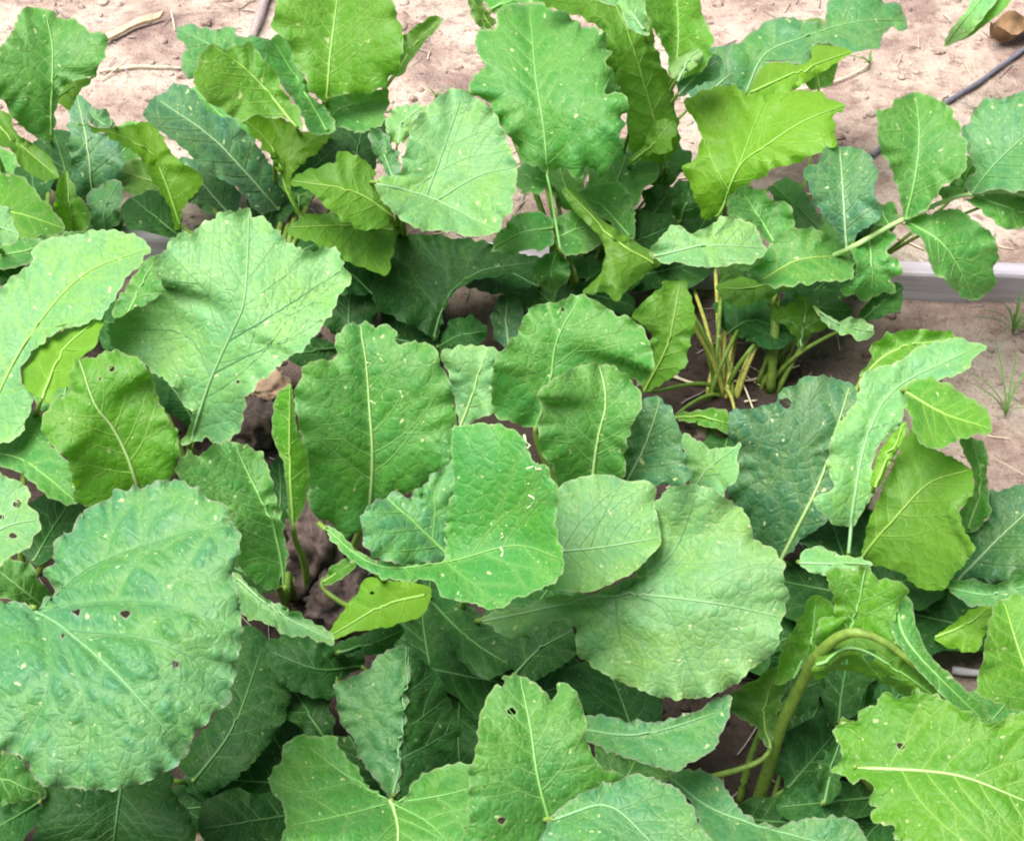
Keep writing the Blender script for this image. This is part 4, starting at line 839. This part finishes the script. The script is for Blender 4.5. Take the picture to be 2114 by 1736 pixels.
# flat wood splinter
w = ground_pts([(216,96),(275,72),(336,48)], .006); g = Geo(); n = len(w)
Vs = []; Fs = []
for i_, q in enumerate(w):
    wd = .011*(1-.5*i_/n); up = np.array([.3, .95, 0])*wd
    Vs += [q-up, q-up+np.array([0, 0, .004]), q+up+np.array([0, 0, .006]), q+up]
for i_ in range(n-1):
    for j in range(4): Fs.append((i_*4+j, i_*4+(j+1) % 4, i_*4+4+(j+1) % 4, i_*4+4+j))
Fs += [(0, 1, 2, 3), tuple((n-1)*4+j for j in (3, 2, 1, 0))]
c = np.mean(Vs, 0); o = link('wood_splinter', mesh('wood_splinter', [v-c for v in Vs], Fs, False), M_WOOD); o.location = c
tag(o, 'flat pale wood splinter lying on the path at upper left', 'splinter')
# brown curled dead leaf at right
w0 = world_at(np.array([[2085., 75.]]), np.array([.008]))[0]; Vs = []; Fs = []
for a_ in range(9):
    for b_ in range(7):
        u_, v_ = a_/8-.5, b_/6-.5; wd = math.cos(u_*2.6)
        Vs.append((u_*.07, v_*.04*wd, .018*(v_*2)**2+.006*math.sin(u_*9)))
for a_ in range(8):
    for b_ in range(6): i_ = a_*7+b_; Fs.append((i_, i_+1, i_+8, i_+7))
o = link('dead_leaf', mesh('dead_leaf', Vs, Fs), M_DRY); o.location = w0; o.rotation_euler = (0, .1, .6)
tag(o, 'brown curled dead leaf on the soil near the top right corner', 'dead leaf')

# clods and crumbs of soil, straw litter (uncountable)
import bmesh
def ico():
    bm = bmesh.new(); bmesh.ops.create_icosphere(bm, subdivisions=2, radius=1); V = np.array([v.co[:] for v in bm.verts]); F = [tuple(v.index for v in f.verts) for f in bm.faces]; bm.free(); return V, F
IV, IF = ico()
def clods(name, n, xr, yr, smin, smax, seed, label):
    r = np.random.RandomState(seed); nv = len(IV)
    x, y = r.uniform(*xr, n), r.uniform(*yr, n); s = smin+(smax-smin)*r.rand(n)**3
    d = 1+.22*np.sin(r.normal(0, 2.2, (n, 3))@IV.T+r.uniform(0, 9, (n, 1)))+.16*np.sin(r.normal(0, 4, (n, 3))@IV.T+r.uniform(0, 9, (n, 1)))
    v = IV[None]*d[..., None]*s[:, None, None]*r.uniform(.7, 1.2, (n, 1, 3))*np.array([1, 1, .75])
    v = v+np.stack([x, y, soil_z(x, y)+s*.15], 1)[:, None]
    f = np.array(IF)[None]+(np.arange(n)*nv)[:, None, None]
    o = link(name, mesh(name, v.reshape(-1, 3), f.reshape(-1, 3)), M_SOIL); tag(o, label, kind='stuff'); return o
def lump(name, px, h, size, label, mat, seed):
    r = np.random.RandomState(seed); bm = bmesh.new(); bmesh.ops.create_icosphere(bm, subdivisions=4, radius=1)
    V = np.array([v.co[:] for v in bm.verts]); F = [tuple(v.index for v in f.verts) for f in bm.faces]; bm.free()
    dd = np.ones(len(V))
    for k in range(26):
        f_ = r.normal(0, 1.3+k*.85, 3); dd += .22/(1+k*.33)*np.sign(r.rand()-.5)*(np.abs(np.sin(V@f_+r.uniform(0, 6)))-.5)*1.5
    w = world_at(np.array(px, float), h)
    o = link(name, mesh(name, V*dd[:, None]*np.array(size), F), mat); o.location = w; tag(o, label, 'clod'); return o
M_LUMP = simple('damp_soil', (.075, .052, .046), .95, var=.6, scale=120); M_LUMP2 = simple('dry_soil', (.30, .20, .14), .95, var=.25, scale=90)
lump('soil_clod', (655, 1150), .02, (.03, .035, .05), 'brown lump of soil in the gap beside the narrow fuzzy leaf', M_LUMP, 2)
lump('soil_clod', (700, 1235), .01, (.03, .03, .022), 'dark lump of soil below the pointed yellow-green leaf', M_LUMP, 3)
lump('soil_clod', (560, 800), .008, (.02, .018, .012), 'dry tan lump of soil beside the large pale leaf', M_LUMP2, 4)
lump('soil_clod', (520, 870), .01, (.025, .025, .018), 'dark lump of soil under the edge of the large pale leaf', M_LUMP, 6)
lump('soil_clod', (1480, 905), .005, (.022, .02, .014), 'dark brown lump of soil between the yellow ground leaf and a pale one', M_LUMP, 7)
clods('soil_crumbs', 3000, (-.75, .75), (1.0, 2.5), .0012, .007, 5, 'small crumbs of soil scattered over the ground')
def litter(name, n, seed, mat, label, box):
    r = np.random.RandomState(seed); g = Geo()
    for _ in range(n):
        x, y = r.uniform(*box[0]), r.uniform(*box[1]); a = r.uniform(0, 6.28); l = r.uniform(.008, .04)
        t = np.linspace(-.5, .5, 5); px = x+l*t*math.cos(a); py = y+l*t*math.sin(a)+.1*l*np.sin(t*3)
        pz = soil_z(px, py)+.002+r.uniform(0, .01)*(t+.5)*r.randint(0, 2)
        g.add(*tube(np.stack([px, py, pz], 1), r.uniform(.0003, .0011), 4))
    tag(link(name, mesh(name, g.V, g.F), mat), label, kind='stuff')
litter('straw_litter', 420, 9, M_STRAW, 'bits of straw scattered on the soil', ((-.75, .75), (1.1, 2.5)))
litter('dark_litter', 520, 10, M_GREY, 'small dark plant scraps scattered on the soil', ((-.75, .75), (1.1, 2.5)))
